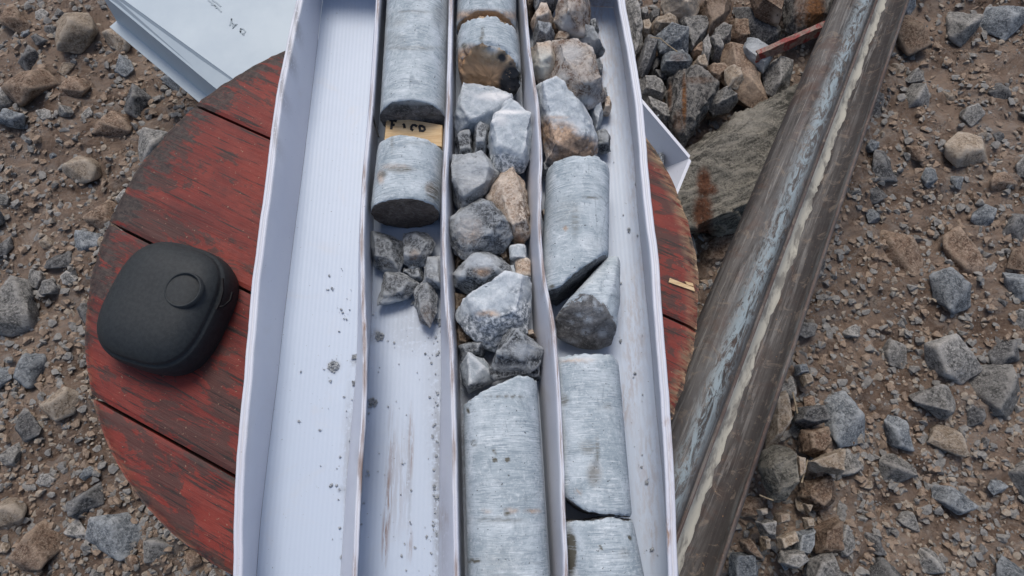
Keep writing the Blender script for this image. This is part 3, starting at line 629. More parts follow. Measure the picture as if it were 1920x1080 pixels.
TS('big angular stone with a smooth pale slanting top and dark lower half', [(545, 730), (640, 660), (800, 590), (900, 545), (943, 545), (940, 660), (915, 850), (800, 850), (745, 945), (700, 935), (620, 860), (545, 790)], C5, .002, .052, 'pale', 31, top=.7, lean=(.05, .2), bl=[(905, 618, 40, 22, 1, 2.4), (965, 612, 26, 30, 1, 2.4), (930, 645, 24, 20, 1, 2.4), (880, 605, 14, 14, 1, 1.6), (915, 590, 20, 7, 0, .9), (985, 595, 12, 30, 1, 1.6), (970, 545, 14, 6, 1, .8)])
TS('angular dark stone with pale chipped edges just above the long bottom core', [(820, 840), (900, 850), (960, 890), (1005, 950), (995, 1020), (945, 1080), (750, 1105), (715, 1060), (760, 970)], C5, .010, .048, 'dark', 32, top=.5, lean=(-.1, .15), bl=[(985, 655, 26, 14, 2, .8), (970, 690, 40, 6, 2, .5)])
TS('small dark stone tucked left of the angular chipped stone', [(540, 930), (640, 900), (690, 930), (670, 980), (600, 1000), (560, 1010)], C5, .003, .03, 'dark', 33)
TS('pale grey stone touching the upper left end of the long bottom core', [(545, 1050), (600, 985), (680, 1000), (715, 1060), (755, 1115), (600, 1190), (560, 1140)], C5, .003, .038, 'pale', 34, top=.7, bl=[(893, 725, 26, 5, 1, 1.4), (868, 720, 6, 12, 1, 1.5)])
TS('dark stone wedged against the third divider below the angular chipped stone', [(905, 1100), (1000, 1045), (1000, 1110), (960, 1125)], C5, .002, .026, 'dark', 35)
TS('brown earthy stone showing beside the second divider under the egg-shaped stone', [(515, 630), (640, 650), (600, 720), (560, 760), (520, 750)], C5, .001, .02, 'umber', 36)
TS('dark brown stone beside the second divider, left of the angular stone with pale top', [(525, 790), (600, 840), (620, 900), (590, 940), (535, 930)], C5, .001, .022, 'umber', 37)
TS('brown stone showing under the left end of the large rounded grey stone', [(515, 400), (600, 425), (580, 470), (530, 500)], C5, .001, .022, 'umber', 38)
TS('dark brown stone in the gap left of the two stubby tan and grey pieces', [(750, 400), (815, 380), (830, 470), (790, 480)], C5, .001, .024, 'umber', 39)
TS('small pinkish-brown stone peeping out between the pale-topped stone and the third divider', [(905, 840), (960, 840), (975, 880), (930, 890)], C5, .002, .024, 'brown', 40)
TS('dark stone hidden between the small squeezed stones and the light grey stone', [(520, 900), (600, 905), (660, 890), (640, 930), (560, 960), (522, 950)], C4, .001, .022, 'umber', 41)
# stubby little core pieces
def stub(label, x, y, wpx, hpx, mat, seed, z0):
    c = P(x, y, z0 + .008); sc = .56 / F; r = wpx * sc / 2; l = hpx * sc / 2
    hp = [Vector((c.x + r * math.cos(t), c.y + e * l * 1.1, c.z + .8 * r * math.sin(t))) for t in [i * math.pi / 9 for i in range(18)] for e in (-1, 1)]
    co, fa = hull_rock(hp, .0018, .03, seed, 1)
    tag(mk('stone', co, fa, mat, (c.x, c.y, z0)), label, 'stone', G_ST)
stub('tiny pale round-sided chip of core above its tan twin, against the third divider', 971, 474, 34, 26, 'pale', 28, .018)
stub('tiny tan round-sided stone directly below the tiny pale chip of core', 981, 503, 31, 34, 'tan', 29, .016)
o, f_ = strip([(960, 500), (964, 515), (963, 528)], .003, .02, .004)
tag(mk('stone', o, f_, 'pale', P(962, 515, .016), smooth=False), 'thin pale stone sliver standing left of the tiny tan round stone', 'stone', G_ST)
# right channel
TS('dark brown stone in the top left corner of the right channel', [(75, -40), (110, 10), (135, 70), (100, 130), (80, 110)], D1, .004, .034, 'umber', 51)
TS('grey flat stone at the very top edge of the right channel', [(115, -40), (250, -40), (250, 20), (235, 50), (140, 60)], D1, .012, .04, 'grey', 52)
TS('pinkish tan pebble below the flat grey stone at the top of the right channel', [(105, 140), (150, 75), (200, 62), (232, 110), (215, 160), (130, 172)], D1, .012, .034, 'tan', 53)
TS('large brown and white mottled stone at the top of the right channel', [(250, 60), (300, -30), (430, -30), (442, 60), (435, 120), (400, 190), (340, 215), (290, 165), (240, 120)], D1, .006, .055, 'mottled', 54, bl=[(1060, 50, 14, 20, 2, 1.), (1085, 15, 12, 20, 0, .3), (1075, 65, 20, 6, 2, .9), (1045, 30, 8, 30, 1, .6)])
TS('jagged dark stone streaked white, right of the mottled brown stone', [(375, 190), (410, 155), (450, 200), (515, 280), (500, 310), (430, 300), (375, 260)], D1, .004, .036, 'grey', 55, bl=[(1105, 80, 14, 18, 2, 1.2)])
TS('small grey stone behind the jagged white-streaked stone', [(430, 140), (470, 125), (490, 170), (460, 205), (425, 160)], D1, .001, .022, 'grey', 56)
TS('squarish dark grey stone under the pinkish tan pebble', [(122, 190), (160, 170), (235, 185), (238, 220), (195, 275), (125, 260)], D1, .010, .036, 'grey', 57)
TS('reddish brown stone in the gap below the mottled brown stone', [(225, 130), (290, 165), (320, 215), (260, 225), (225, 190)], D1, .002, .024, 'brown', 58)
TS('brown small stone right of the squarish dark grey stone', [(240, 220), (310, 215), (330, 245), (300, 270), (235, 255)], D1, .006, .028, 'brown', 59)
TS('dark flat stone left of the jagged white-streaked stone', [(305, 255), (370, 250), (400, 300), (330, 295)], D1, .004, .026, 'dark', 60)
TS('rounded cream stone against the third divider in the right channel', [(100, 285), (155, 268), (220, 290), (255, 360), (240, 400), (190, 478), (150, 465), (110, 390)], D1, .008, .044, 'tan', 61, bl=[(1015, 120, 26, 26, 2, .9), (1040, 140, 8, 16, 1, 1.2)])
TS('biggest brown stone mottled with white, filling the upper right channel', [(240, 250), (330, 280), (410, 310), (460, 360), (480, 430), (520, 530), (480, 580), (425, 612), (330, 560), (260, 520), (225, 480), (245, 400), (255, 350), (225, 290)], D1, .003, .055, 'mottled', 62, top=.66, bl=[(1070, 100, 24, 16, 2, .7), (1100, 190, 20, 10, 2, 1), (1055, 145, 10, 12, 2, .7), (1045, 95, 10, 14, 1, .6), (1120, 165, 12, 16, 2, .4)])
TS('dark brown stone in the gap between the cream stone and the biggest brown stone', [(200, 470), (245, 400), (240, 500), (215, 510)], D1, .001, .028, 'umber', 63)
TS('dark brown stone under the left side of the cream stone', [(95, 440), (150, 470), (170, 490), (110, 520)], D1, .001, .024, 'umber', 64)
TS('small dark grey stone on the tray floor right of the biggest brown stone', [(450, 350), (490, 335), (510, 370), (505, 440), (475, 430), (455, 400)], D1, .001, .02, 'grey', 65)
TS('tiny grey pebble above the small tan stone', [(510, 510), (530, 502), (537, 545), (515, 550)], D1, .001, .012, 'grey', 66)
TS('small tan block right of the lower tip of the biggest brown stone', [(505, 560), (545, 550), (560, 590), (550, 640), (512, 640)], D1, .001, .02, 'tan', 67)
TS('pale grey slab lying against the right side of the two-toned stone', [(430, 610), (495, 575), (512, 640), (490, 720), (470, 735), (450, 690)], D1, .001, .026, 'pale', 68)
TS('big two-toned stone, blue-grey above and orange-brown below, over the diagonal cut core', [(130, 510), (170, 478), (230, 520), (320, 540), (400, 590), (440, 660), (470, 790), (478, 850), (440, 885), (330, 870), (230, 920), (190, 910), (175, 820), (150, 660)], D1, .003, .056, 'pale', 69, top=.72, lean=(0, .08), bl=[(1050, 270, 34, 34, 0, 1.6), (1085, 275, 30, 20, 0, 1.5), (1025, 250, 14, 26, 0, 1.3), (1110, 285, 12, 14, 0, 1.3), (1040, 220, 24, 3, 0, .6), (1095, 248, 14, 6, 1, .8), (1030, 285, 14, 16, 1, .5)])
TS('small dark grey cube-like stone right of the lower edge of the two-toned stone', [(470, 745), (520, 740), (550, 770), (555, 850), (500, 862), (475, 840)], D1, .001, .022, 'dark', 70, bl=[(1132, 255, 10, 8, 2, .8)])
TS('dark stone half hidden left of the diagonal cut core, below the two-toned stone', [(165, 930), (200, 910), (215, 980), (180, 1010)], D1, .001, .026, 'dark', 71)
TS('small brown crumbly stone stuck to the left of the diagonal cut core', [(165, 170), (205, 160), (200, 200), (175, 215)], D2, .02, .016, 'brown', 72)
# crumbs
def crumb_clump(label, x, y, rpx, n, seed):
    rnd = random.Random(seed); c = P(x, y, .001); co, fa = [], []
    R = rpx / 2.2e3
    for i in range(n):
        a, rr = rnd.uniform(0, 6.28), R * math.sqrt(rnd.random()); s = rnd.uniform(.0007, .0016)
        p = Vector((c.x + rr * math.cos(a), c.y + rr * math.sin(a), .0009 + .0022 * (1 - rr / R) * rnd.random()))
        hp = [p + Vector((rnd.gauss(0, 1), rnd.gauss(0, 1), rnd.gauss(0, .8))).normalized() * s for _ in range(8)]
        bm = bmesh.new(); [bm.verts.new(q) for q in hp]; bmesh.ops.convex_hull(bm, input=bm.verts); k, f = from_bm(bm); bm.free()
        fa += [tuple(j + len(co) for j in g) for g in f]; co += [tuple(q) for q in k]
    return tag(mk('grit_clump', co, fa, 'grey', (c.x, c.y, 0), smooth=False), label, 'grit clump', 'little clumps of grey grit on the tray floor')
crumb_clump('round clump of grey grit in the empty left channel of the tray', 625, 688, 11, 70, 1)
crumb_clump('small grit clump by the left side of the first divider, right of the round clump', 665, 669, 6, 22, 2)
crumb_clump('grit clump just right of the first divider, higher of the two there', 711, 630, 9, 34, 3)
crumb_clump('grit clump just right of the first divider, lower of the two there', 698, 756, 9, 34, 4)
crumb_clump('small grit clump by the left side of the first divider, below the other one there', 664, 719, 5, 16, 5)
crumb_clump('little grit heap beside the elongated stone at the second divider', 778, 568, 10, 30, 6)
crumb_clump('little grit heap against the second divider below the grey stone', 822, 605, 9, 30, 7)
rnd = random.Random(5); co, fa = [], []
spots = [(620, 910), (636, 918), (655, 870), (660, 890), (613, 543), (623, 541), (640, 580), (600, 806), (655, 830), (820, 640), (822, 660), (805, 670), (818, 735), (820, 760), (815, 795), (814, 911), (818, 935), (812, 985), (818, 1000), (755, 870), (640, 1045), (655, 960), (620, 715), (700, 590), (1205, 740), (1165, 640), (1190, 700), (1212, 905), (1222, 1030), (1180, 430), (650, 598), (770, 560), (690, 885), (560, 790)]
for k in range(262):
    if k < len(spots) * 3: x, y = spots[k % len(spots)]; x += rnd.uniform(-5, 5) * (k >= len(spots)); y += rnd.uniform(-8, 8) * (k >= len(spots))
    elif k < 230: x, y = rnd.choice([(rnd.gauss(640, 30), rnd.uniform(500, 1080)), (rnd.gauss(815, 8), rnd.uniform(620, 1080)), (rnd.uniform(700, 820), rnd.uniform(590, 1080))])
    else: x, y = rnd.uniform(1150, 1240), rnd.uniform(150, 1080)
    if not (500 < x < 1242): continue
    p = P(x, y, .0008); s = rnd.choice([.0004, .0005, .0007, .001, .0014]) if k > len(spots) else rnd.uniform(.0009, .0022)
    hp = [p + Vector((rnd.gauss(0, 1), rnd.gauss(0, 1), abs(rnd.gauss(0, .7)))).normalized() * s for _ in range(8)]
    bm = bmesh.new(); [bm.verts.new(q) for q in hp]; bmesh.ops.convex_hull(bm, input=bm.verts); kk, f = from_bm(bm); bm.free()
    fa += [tuple(j + len(co) for j in g) for g in f]; co += [tuple(q) for q in kk]
tag(mk('grit', co, fa, 'dark', (0, 0, 0), smooth=False), 'fine dark grit scattered over the tray floor', 'grit', kind='stuff')
a_, f_ = strip([(697, 208), (702, 230), (710, 257)], .0016, .045, .0006)
tag(mk('wire', a_, f_, 'groove', P(703, 232, .04), smooth=False), 'short thin black wire poking over the first divider beside the wooden block', 'wire')
# ------------------------------------------------------------------ black rubber case on the drum
def case():
    cx, cy = 314, 562; z0 = DZ + .0006; hh = .05
    rt = root('rubber_case', P(cx, cy, z0), 'rounded black rubber-cased tool lying on the left side of the red drum', 'tool case')
    ww = (P(420, 560, .02).x - P(cx, 560, .02).x); L = .066
    Cn = P(cx - 4, 572, .02); ang = math.radians(18)
    def pt(th_, ph, k=1., dz=0.):
        n_ = 3.0
        c, s_ = math.cos(th_), math.sin(th_)
        rx = (abs(c) ** n_ + abs(s_) ** n_) ** (-1 / n_)
        pr = math.cos(ph) ** .55 if ph < math.pi / 2 else 0; pz = math.sin(ph) ** .8 if ph > 0 else 0
        x, y = rx * c * ww * pr * k, rx * s_ * L * .92 * pr * k
        return (Cn.x + x * math.cos(ang) + y * math.sin(ang), Cn.y - x * math.sin(ang) + y * math.cos(ang), z0 + .012 + (hh - .012) * pz + dz)
    co, fa = [], []; n = 96; rows = 30
    for i in range(n): q = pt(i * 2 * math.pi / n, 0, .97); co.append((q[0], q[1], z0))
    for j in range(rows):
        ph = (math.pi / 2) * (j / rows)
        for i in range(n):
            t_ = i * 2 * math.pi / n; dz = 0; k = 1.
            if 9 <= j <= 10: k = .985; dz = -.0012           # seam groove
            co.append(pt(t_, ph, k, dz))
    co.append((Cn.x, Cn.y, z0 + hh))
    for j in range(rows):
        for i in range(n): i2 = (i + 1) % n; fa.append((j * n + i, j * n + i2, (j + 1) * n + i2, (j + 1) * n + i))
    for i in range(n): fa.append((rows * n + i, rows * n + (i + 1) % n, len(co) - 1))
    mk('case_shell', co, fa, 'rubber', rt.location, rt)
    def ring(cx_, cy_, r, w, z, nm):
        c = P(cx_, cy_, z); cc, ff = [], []; m = 48
        for i in range(m):
            a = i * 2 * math.pi / m
            for rr, zz in ((r - w, z - .004), (r - w * .4, z), (r + w * .4, z), (r + w, z - .004)): cc.append((c.x + rr * math.cos(a), c.y + rr * math.sin(a), zz))
        for i in range(m):
            for k in range(3): a, b = i * 4 + k, ((i + 1) % m) * 4 + k; ff.append((a, b, b + 1, a + 1))
        return mk(nm, cc, ff, 'rubber', rt.location, rt)
    ring(342, 542, .0155, .0016, z0 + hh + .0006, 'raised_ring')
    strip_pts = [[(372, 470 + 5), (392, 484)], [(390, 488), (402, 497)]]
    for s_ in []:
        c_, f2 = strip(s_, .006, z0 + .026, .002); mk('vent_slot', c_, f2, 'groove', rt.location, rt, smooth=False)
    c_, f2 = strip([(417, 522), (418, 545), (413, 565), (406, 580)], .0016, z0 + .036, .0012); mk('seam', c_, f2, 'groove', rt.location, rt, smooth=False)
    c_, f2 = strip([(406, 577), (420, 574), (432, 563), (436, 548)], .0012, z0 + .028, .0012); mk('seam', c_, f2, 'groove', rt.location, rt, smooth=False)
case()
# ------------------------------------------------------------------ split steel tube
def tube():
    # near and far points on the axis (mid of the trough), from the measured edges
    zn, zf = -.060, -.165
    lines_ = {}
    def ax_pt(row, z, xl, xr): a, b = P(xl, row, z), P(xr, row, z); return (a + b) / 2, (b - a).length / 2
    A_, ra = ax_pt(1000, zn, 1132, 1378); B_, rb_ = ax_pt(280, zf, 1449, 1606)
    d = (B_ - A_).normalized(); print('tube r', ra, rb_, 'tilt', d)
    side = d.cross(Vector((0, 0, 1))).normalized(); up = side.cross(d).normalized()
    r = (ra + rb_) / 2 * abs(side.x); R_ = r
    L0, L1 = -.28, (B_ - A_).length + .62
    rt = root('steel_tube', A_ + d * L1, 'long worn half-round steel split tube leaning from the rubble under the tray side', 'split tube')
    nL = 260; th_ = .004; basis = Matrix((side, d, up)).transposed()
    def shell(name, arc_, mask, seed):
        """arc_ = outer-surface section points (x, z) in units of the half width; thickness is laid under it"""
        pts = np.array(arc_) * R_; tg = np.gradient(pts, axis=0); nr = np.stack([-tg[:, 1], tg[:, 0]], 1); nr /= np.linalg.norm(nr, axis=1)[:, None]
        low = pts - nr * th_; K = 2 * len(pts); co, st, fa = [], [], []
        for j in range(nL + 1):
            y = L0 + (L1 - L0) * j / nL
            for q in range(K):
                top_ = q < len(pts); (x, z) = pts[q] if top_ else low[K - 1 - q]; u_ = (q if top_ else K - 1 - q) / (len(pts) - 1)
                k = .0007 * fbm((x * 30, y * 14, 1), 1, seed) if top_ else 0
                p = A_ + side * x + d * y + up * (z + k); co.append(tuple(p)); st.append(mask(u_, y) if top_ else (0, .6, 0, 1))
            if j:
                a, b = (j - 1) * K, j * K
                for i in range(K): i2 = (i + 1) % K; fa.append((a + i, b + i, b + i2, a + i2))
        fa.append(tuple(range(K))[::-1]); fa.append(tuple(nL * K + i for i in range(K)))
        o = mk(name, co, fa, 'steel', rt.location, rt, st=np.array(st))
        o.data.transform(basis.to_4x4().inverted()); o.rotation_euler = basis.to_euler()
    g = lambda u_, c, w: math.exp(-((u_ - c) / w) ** 2)
    cx_, cr = -.40, .60
    conv = [(cx_ - cr * math.cos(a), -.30 + cr * math.sin(a)) for a in np.linspace(math.radians(2), math.radians(166), 40)]
    tx, tr_ = .60, .41
    conc = [(tx - tr_ * math.cos(a), .02 - tr_ * 1.1 * math.sin(a)) for a in np.linspace(math.radians(0), math.radians(178), 40)]
    shell('inverted_half', conv, lambda u_, y: (.8 * g(u_, 1, .03) + .35 * g(u_, .42, .05) * (fbm((y, 0, 0), 9, 4) > 0), .75 * g(u_, .08, .1) + .4 * g(u_, .9, .06) + .3 * g(u_, .45, .05), g(u_, .66, .13), 1), 3)  # blue channel paints the bright highlight along the crest
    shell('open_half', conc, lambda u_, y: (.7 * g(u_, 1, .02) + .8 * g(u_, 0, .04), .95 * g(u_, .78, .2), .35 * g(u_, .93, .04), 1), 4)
    co, fa = [], []; nW = 10
    for j in range(nL + 1):
        y = L0 + (L1 - L0) * j / nL; w1 = .13 + .02 * fbm((y, 0, 0), 30, 2)
        w2 = w1 + .32 + .05 * fbm((y, 3, 0), 16, 8) + .03 * fbm((y, 3, 0), 70, 8) + .025 * fbm((y, 5, 0), 260, 8)
        w1 += .012 * fbm((y, 9, 0), 200, 8)
        for i in range(nW + 1):
            u_ = w1 + (w2 - w1) * i / nW; a = math.radians(178) * u_; e = .0009 * math.sin(math.pi * i / nW) - (.0009 if i in (0, nW) else 0)
            x, z = (tx - tr_ * math.cos(a)) * R_ + e * math.cos(a), (.02 - tr_ * 1.1 * math.sin(a)) * R_ + e + .0004
            co.append(tuple(A_ + side * x + up * z + d * y))
        if j: fa += [((j - 1) * (nW + 1) + i, (j - 1) * (nW + 1) + i + 1, j * (nW + 1) + i + 1, j * (nW + 1) + i) for i in range(nW)]
    o = mk('slurry_streak', co, fa, 'slurry', rt.location, rt)
    o.data.transform(basis.to_4x4().inverted()); o.rotation_euler = basis.to_euler()
tube()
# ------------------------------------------------------------------ red bar in the rubble
def bar():
    z1 = GZ + .10
    a, b = P(1421, 100, z1 - .01), P(1549, 45, z1 + .01); d = (b - a).normalized(); side = Vector((d.y, -d.x, 0)).normalized()
    rt = root('steel_bar', a, 'worn red painted angle iron poking out of the rubble behind the steel tube', 'steel bar')
    w, hgt, t_ = .008, .017, .003; e = b + d * .03
    dn = Vector((0, 0, -1)); sec = [(0, 0), (w, 0), (w + .004, -hgt), (w + .004 - t_, -hgt), (w - t_, -t_), (0, -t_)]
    n = 40; co, fa = [], []
    for j in range(n + 1):
        p = a + (e - a) * j / n
        for i, (x, z) in enumerate(sec):
            q = p + side * (x - .006) + Vector((0, 0, z)); k = .0009 * fbm(q, 90, i); co.append(tuple(q + Vector((k, k, k))))
        if j: fa += [((j - 1) * 6 + i, (j - 1) * 6 + (i + 1) % 6, j * 6 + (i + 1) % 6, j * 6 + i) for i in range(6)]
    fa += [tuple(range(6))[::-1], tuple(n * 6 + i for i in range(6))]
    mk('top_flange', co, fa, 'redsteel', rt.location, rt, smooth=False)
bar()
# ------------------------------------------------------------------ pale lid, top left, and the second tray, right
def prism(name, pts, th_, mat, parent, bl=None):
    k = len(pts); co = [tuple(p) for p in pts] + [(p[0], p[1], p[2] - th_) for p in pts]
    fa = [tuple(range(k))[::-1], tuple(k + i for i in range(k))] + [(i, (i + 1) % k, k + (i + 1) % k, k + i) for i in range(k)]
    return mk(name, co, fa, mat, parent.location, parent, smooth=False, bl=bl)
lz = -.150
lid = root('tray_lid', P(440, 60, GZ), 'large pale plastic tray lid with faded pen marks, on the ground behind the drum', 'tray lid')
A1, A2 = P(360, 92, lz), P(425, 139, lz); dd = (A2 - A1).normalized(); nrm_ = Vector((-dd.y, dd.x, 0))
q0, q1 = A1 - dd * .21, A2 + dd * .10
if nrm_.y < 0: nrm_ = -nrm_
prism('lid_top', [q0, q1, q1 + nrm_ * .42, q0 + nrm_ * .42][::-1], .004, 'lid', lid)
def quad(a, b, c, e): return [a, b, c, e]
B1, B2 = P(360, 129, lz - .012), P(395, 158, lz - .012); db = (B2 - B1).normalized()
b0, b1 = B1 - db * .21, B2 + db * .1
zz = Vector((0, 0, -.0005))
prism('lid_flap', quad(q0 + zz, b0, b1, q1 + zz), .003, 'lid', lid)
c0, c1 = b0 - nrm_ * .008 + Vector((0, 0, -.05)), b1 - nrm_ * .008 + Vector((0, 0, -.05))
prism('lid_side', quad(b0 + zz, c0, c1, b1 + zz), .003, 'lid', lid)
prism('lid_rim', quad(c0 + zz, c0 - nrm_ * .014 + zz, c1 - nrm_ * .014 + zz, c1 + zz), .003, 'lid', lid)
def c6(pts): return [(356 + x / 6., y / 6.) for x, y in pts]
strokes('pen_marks', [c6([(205, 0), (250, 35), (300, 75), (355, 135)]), c6([(250, 0), (300, 30), (350, 75)]), c6([(240, 50), (275, 60), (300, 95)]),
                      c6([(470, 210), (450, 290)]), c6([(470, 210), (485, 320), (530, 270)]), c6([(480, 265), (520, 285)]), c6([(560, 330), (600, 325), (625, 355), (600, 385), (610, 395)]), c6([(560, 345), (600, 390)]), c6([(575, 320), (570, 370)])],
        .0020, lz + .0003, 'faint_ink', lid, lid.location)
tz, tzr = -.205, -.150
t2 = root('core_tray', P(1240, 300, tz), 'second white plastic tray on the rubble, only its corner showing beside the drum', 'core tray')
rimc, rimu, riml = P(1292, 297, tzr), P(1203, 192, tzr), P(1256, 384, tzr)
basc, basu, basl = P(1243, 317, tz), P(1216, 293, tz), P(1232, 350, tz)
du2 = (rimu - rimc).normalized(); dl2 = (riml - rimc).normalized()
ru, rl = rimc + du2 * .36, rimc + dl2 * .21
bu = basc + du2 * .36; bl2 = basc + dl2 * .19
rb2 = ru + dl2 * .21; bb2 = bu + dl2 * .19
def wallq(name, a, b, c, e, outd):
    o_ = outd * .0045
    prof = [a, c, c + o_, a + o_ + Vector((0, 0, -.002))]; prof2 = [b, e, e + o_, b + o_ + Vector((0, 0, -.002))]
    co = [tuple(p) for p in prof + prof2]; fa = [(i, (i + 1) % 4, 4 + (i + 1) % 4, 4 + i) for i in range(4)] + [(3, 2, 1, 0), (4, 5, 6, 7)]
    mk(name, co, fa, 'plastic', t2.location, t2, smooth=False)
prism('tray_floor', [bu, basc, bl2, bb2], .003, 'flute', t2)
wallq('side_wall', basc, bu, rimc, ru, -dl2); wallq('end_wall', basc, bl2, rimc, rl, -du2)
wallq('side_wall', bl2, bb2, rl, rb2, dl2)
rock('stone', 'small pale stone lying inside the second white tray beside the drum', 'stone', [(815, 875), (840, 865), (855, 890), (850, 945), (825, 925)], tz + .001, .022, 'grey', 90, org=D1, s=3, top=.7)
# ------------------------------------------------------------------ rubble on the ground
E1, E2, E3 = (1160, 0), (1200, 280), (1200, 660)
def GR(label, pts, org, s, up_, h, mat, seed, **k):
    xs = [org[0] + p[0] / s for p in pts]; ys = [org[1] + p[1] / s for p in pts]
    k.setdefault('top', .68); k.setdefault('amp', .035)
    rock('rock', label, 'rock', pts, GZ + up_, h, mat, seed, org=org, s=s, group='rocks in the rubble around the drum', **k)
S1 = 3.6
GR('pale chunky rock at the top edge, right of the tray corner', [(295, -30), (520, -30), (535, 60), (500, 130), (440, 138), (330, 100), (290, 40)], E1, S1, .03, .06, 'gtan', 101, bl=[(1270, 15, 40, 30, 2, .5)])
GR('long dark grey slab right against the tray side at the top', [(20, -20), (110, -20), (150, 100), (160, 220), (178, 290), (150, 360), (110, 372), (90, 250)], E1, S1, .02, .05, 'ggrey', 102)
GR('small grey rock between the dark slab and the pale chunky rock', [(140, 90), (190, 70), (205, 120), (170, 160), (140, 130)], E1, S1, .03, .035, 'ggrey', 103)
GR('small flat grey rock under the left end of the pale chunky rock', [(200, 100), (280, 80), (275, 150), (210, 170)], E1, S1, .02, .03, 'gdark', 104)
GR('little light grey rock beside the tray, above the smooth dark upright rock', [(150, 170), (200, 160), (217, 210), (200, 262), (155, 240)], E1, S1, .03, .035, 'gtan', 105)
GR('rock with a rough tan crest below the pale chunky rock', [(215, 165), (330, 150), (400, 165), (380, 215), (250, 240), (210, 210)], E1, S1, .03, .045, 'gtan', 106, bl=[(1240, 60, 40, 10, 1, .6)])
GR('broad flat grey slab below the pale chunky rock', [(390, 150), (600, 125), (620, 180), (575, 290), (490, 350), (455, 300), (440, 220)], E1, S1, .02, .05, 'ggrey', 107, top=.8)
GR('blue-grey faceted rock left of the broad flat slab', [(250, 250), (330, 200), (430, 200), (472, 270), (465, 370), (400, 360), (280, 350), (255, 300)], E1, S1, .03, .055, 'gblue', 108, top=.6)
GR('smooth dark upright rock beside the tray wall', [(175, 280), (260, 260), (264, 300), (240, 400), (190, 500), (160, 515), (130, 480), (140, 400)], E1, S1, .025, .05, 'gdark', 109, amp=.02)
GR('dark sliver of rock right of the smooth dark upright rock', [(240, 410), (300, 390), (290, 440), (220, 525), (200, 510)], E1, S1, .01, .035, 'gdark', 142)
GR('purplish blue rock with reddish specks below the faceted rock', [(310, 355), (430, 355), (495, 400), (460, 470), (400, 500), (290, 475), (285, 430)], E1, S1, .035, .05, 'gblue', 110, bl=[(1272, 108, 14, 8, 0, .35)])
GR('small knobbly light rock right of the purplish blue rock', [(500, 420), (560, 415), (592, 460), (580, 500), (520, 503), (488, 460)], E1, S1, .03, .04, 'gtan', 111)
GR('small orange stained rock above the knobbly light one', [(485, 350), (540, 330), (572, 350), (565, 385), (500, 385)], E1, S1, .03, .035, 'gbrown', 112, bl=[(1308, 100, 12, 8, 0, .9)])
GR('thin upright grey flake beside the orange stained rock', [(550, 310), (580, 275), (612, 380), (600, 440), (560, 410)], E1, S1, .03, .045, 'ggrey', 113)
GR('leaning grey flake left of the smooth brown boulder', [(590, 270), (640, 280), (692, 380), (680, 435), (630, 400)], E1, S1, .03, .05, 'ggrey', 114)
GR('large brownish grey block at the top edge right of the pale rock', [(530, 80), (620, -20), (730, -20), (752, 70), (700, 160), (640, 240), (590, 260), (610, 180), (570, 130)], E1, S1, .02, .06, 'gbrown', 115, bl=[(1350, 20, 20, 16, 2, .4)])
GR('blocky grey-brown rock below the large brownish block', [(610, 230), (690, 190), (742, 240), (742, 310), (680, 330), (620, 290)], E1, S1, .02, .045, 'ggrey', 116)
GR('smooth brown boulder sloping down towards the steel tube', [(680, 320), (760, 298), (830, 340), (900, 440), (960, 560), (1015, 690), (900, 725), (800, 660), (700, 560), (670, 430)], E1, S1, .01, .06, 'gbrown', 117, amp=.015, top=.6, bl=[(1410, 160, 30, 30, 2, .5), (1370, 110, 24, 14, 2, .3)])
GR('cream coloured stone resting on the smooth brown boulder', [(720, 480), (760, 445), (820, 460), (838, 530), (800, 600), (740, 590), (715, 540)], E1, S1, .065, .03, 'gtan', 118, top=.75)
GR('dark brown clod left of the cream coloured stone', [(600, 450), (700, 460), (720, 520), (660, 570), (600, 540)], E1, S1, .035, .04, 'gbrown', 119, amp=.06)
GR('rounded grey rock below the cream coloured stone', [(600, 660), (700, 625), (760, 640), (795, 690), (740, 760), (640, 775), (600, 720)], E1, S1, .035, .045, 'ggrey', 120)
GR('flat blue-grey slab at the lower end of the red angle iron', [(845, 320), (870, 260), (910, 260), (960, 340), (1035, 390), (1000, 450), (970, 490), (900, 420), (850, 360)], E1, S1, .05, .032, 'gblue', 121, top=.85, bl=[(1420, 100, 24, 24, 2, .8)])
GR('rough grey rock under the tip of the red angle iron', [(970, 490), (1040, 420), (1100, 430), (1168, 465), (1145, 600), (1050, 655), (1000, 620)], E1, S1, .02, .06, 'ggrey', 122)
GR('big smooth dark rock in the hollow above the red angle iron', [(780, 60), (880, 60), (1000, 120), (1090, 190), (1060, 290), (950, 300), (870, 250), (810, 160)], E1, S1, .0, .045, 'gdark', 123, amp=.015)
GR('brown rock with a crumbling cream rim at the top edge', [(880, -30), (1060, -30), (1108, 70), (1080, 150), (1000, 140), (930, 70)], E1, S1, .03, .055, 'gbrown', 124, bl=[(1458, 35, 10, 20, 2, 1.)])
GR('large rusty streaked grey boulder in the top right corner', [(1100, -40), (1480, -40), (1440, 120), (1330, 200), (1200, 235), (1130, 200)], E1, S1, .01, .065, 'gridge', 125, bl=[(1527, 30, 18, 50, 0, 1.2), (1500, 20, 10, 40, 0, .5)])
GR('dark brown rock in the hollow left of the big smooth dark rock', [(745, 150), (860, 170), (880, 270), (800, 300), (745, 260)], E1, S1, .005, .04, 'gbrown', 126)
GR('grey-brown rock at the tray side, left of the ridged rock', [(140, 540), (240, 540), (322, 600), (290, 685), (200, 672), (150, 650)], E1, S1, .02, .05, 'ggrey', 127)
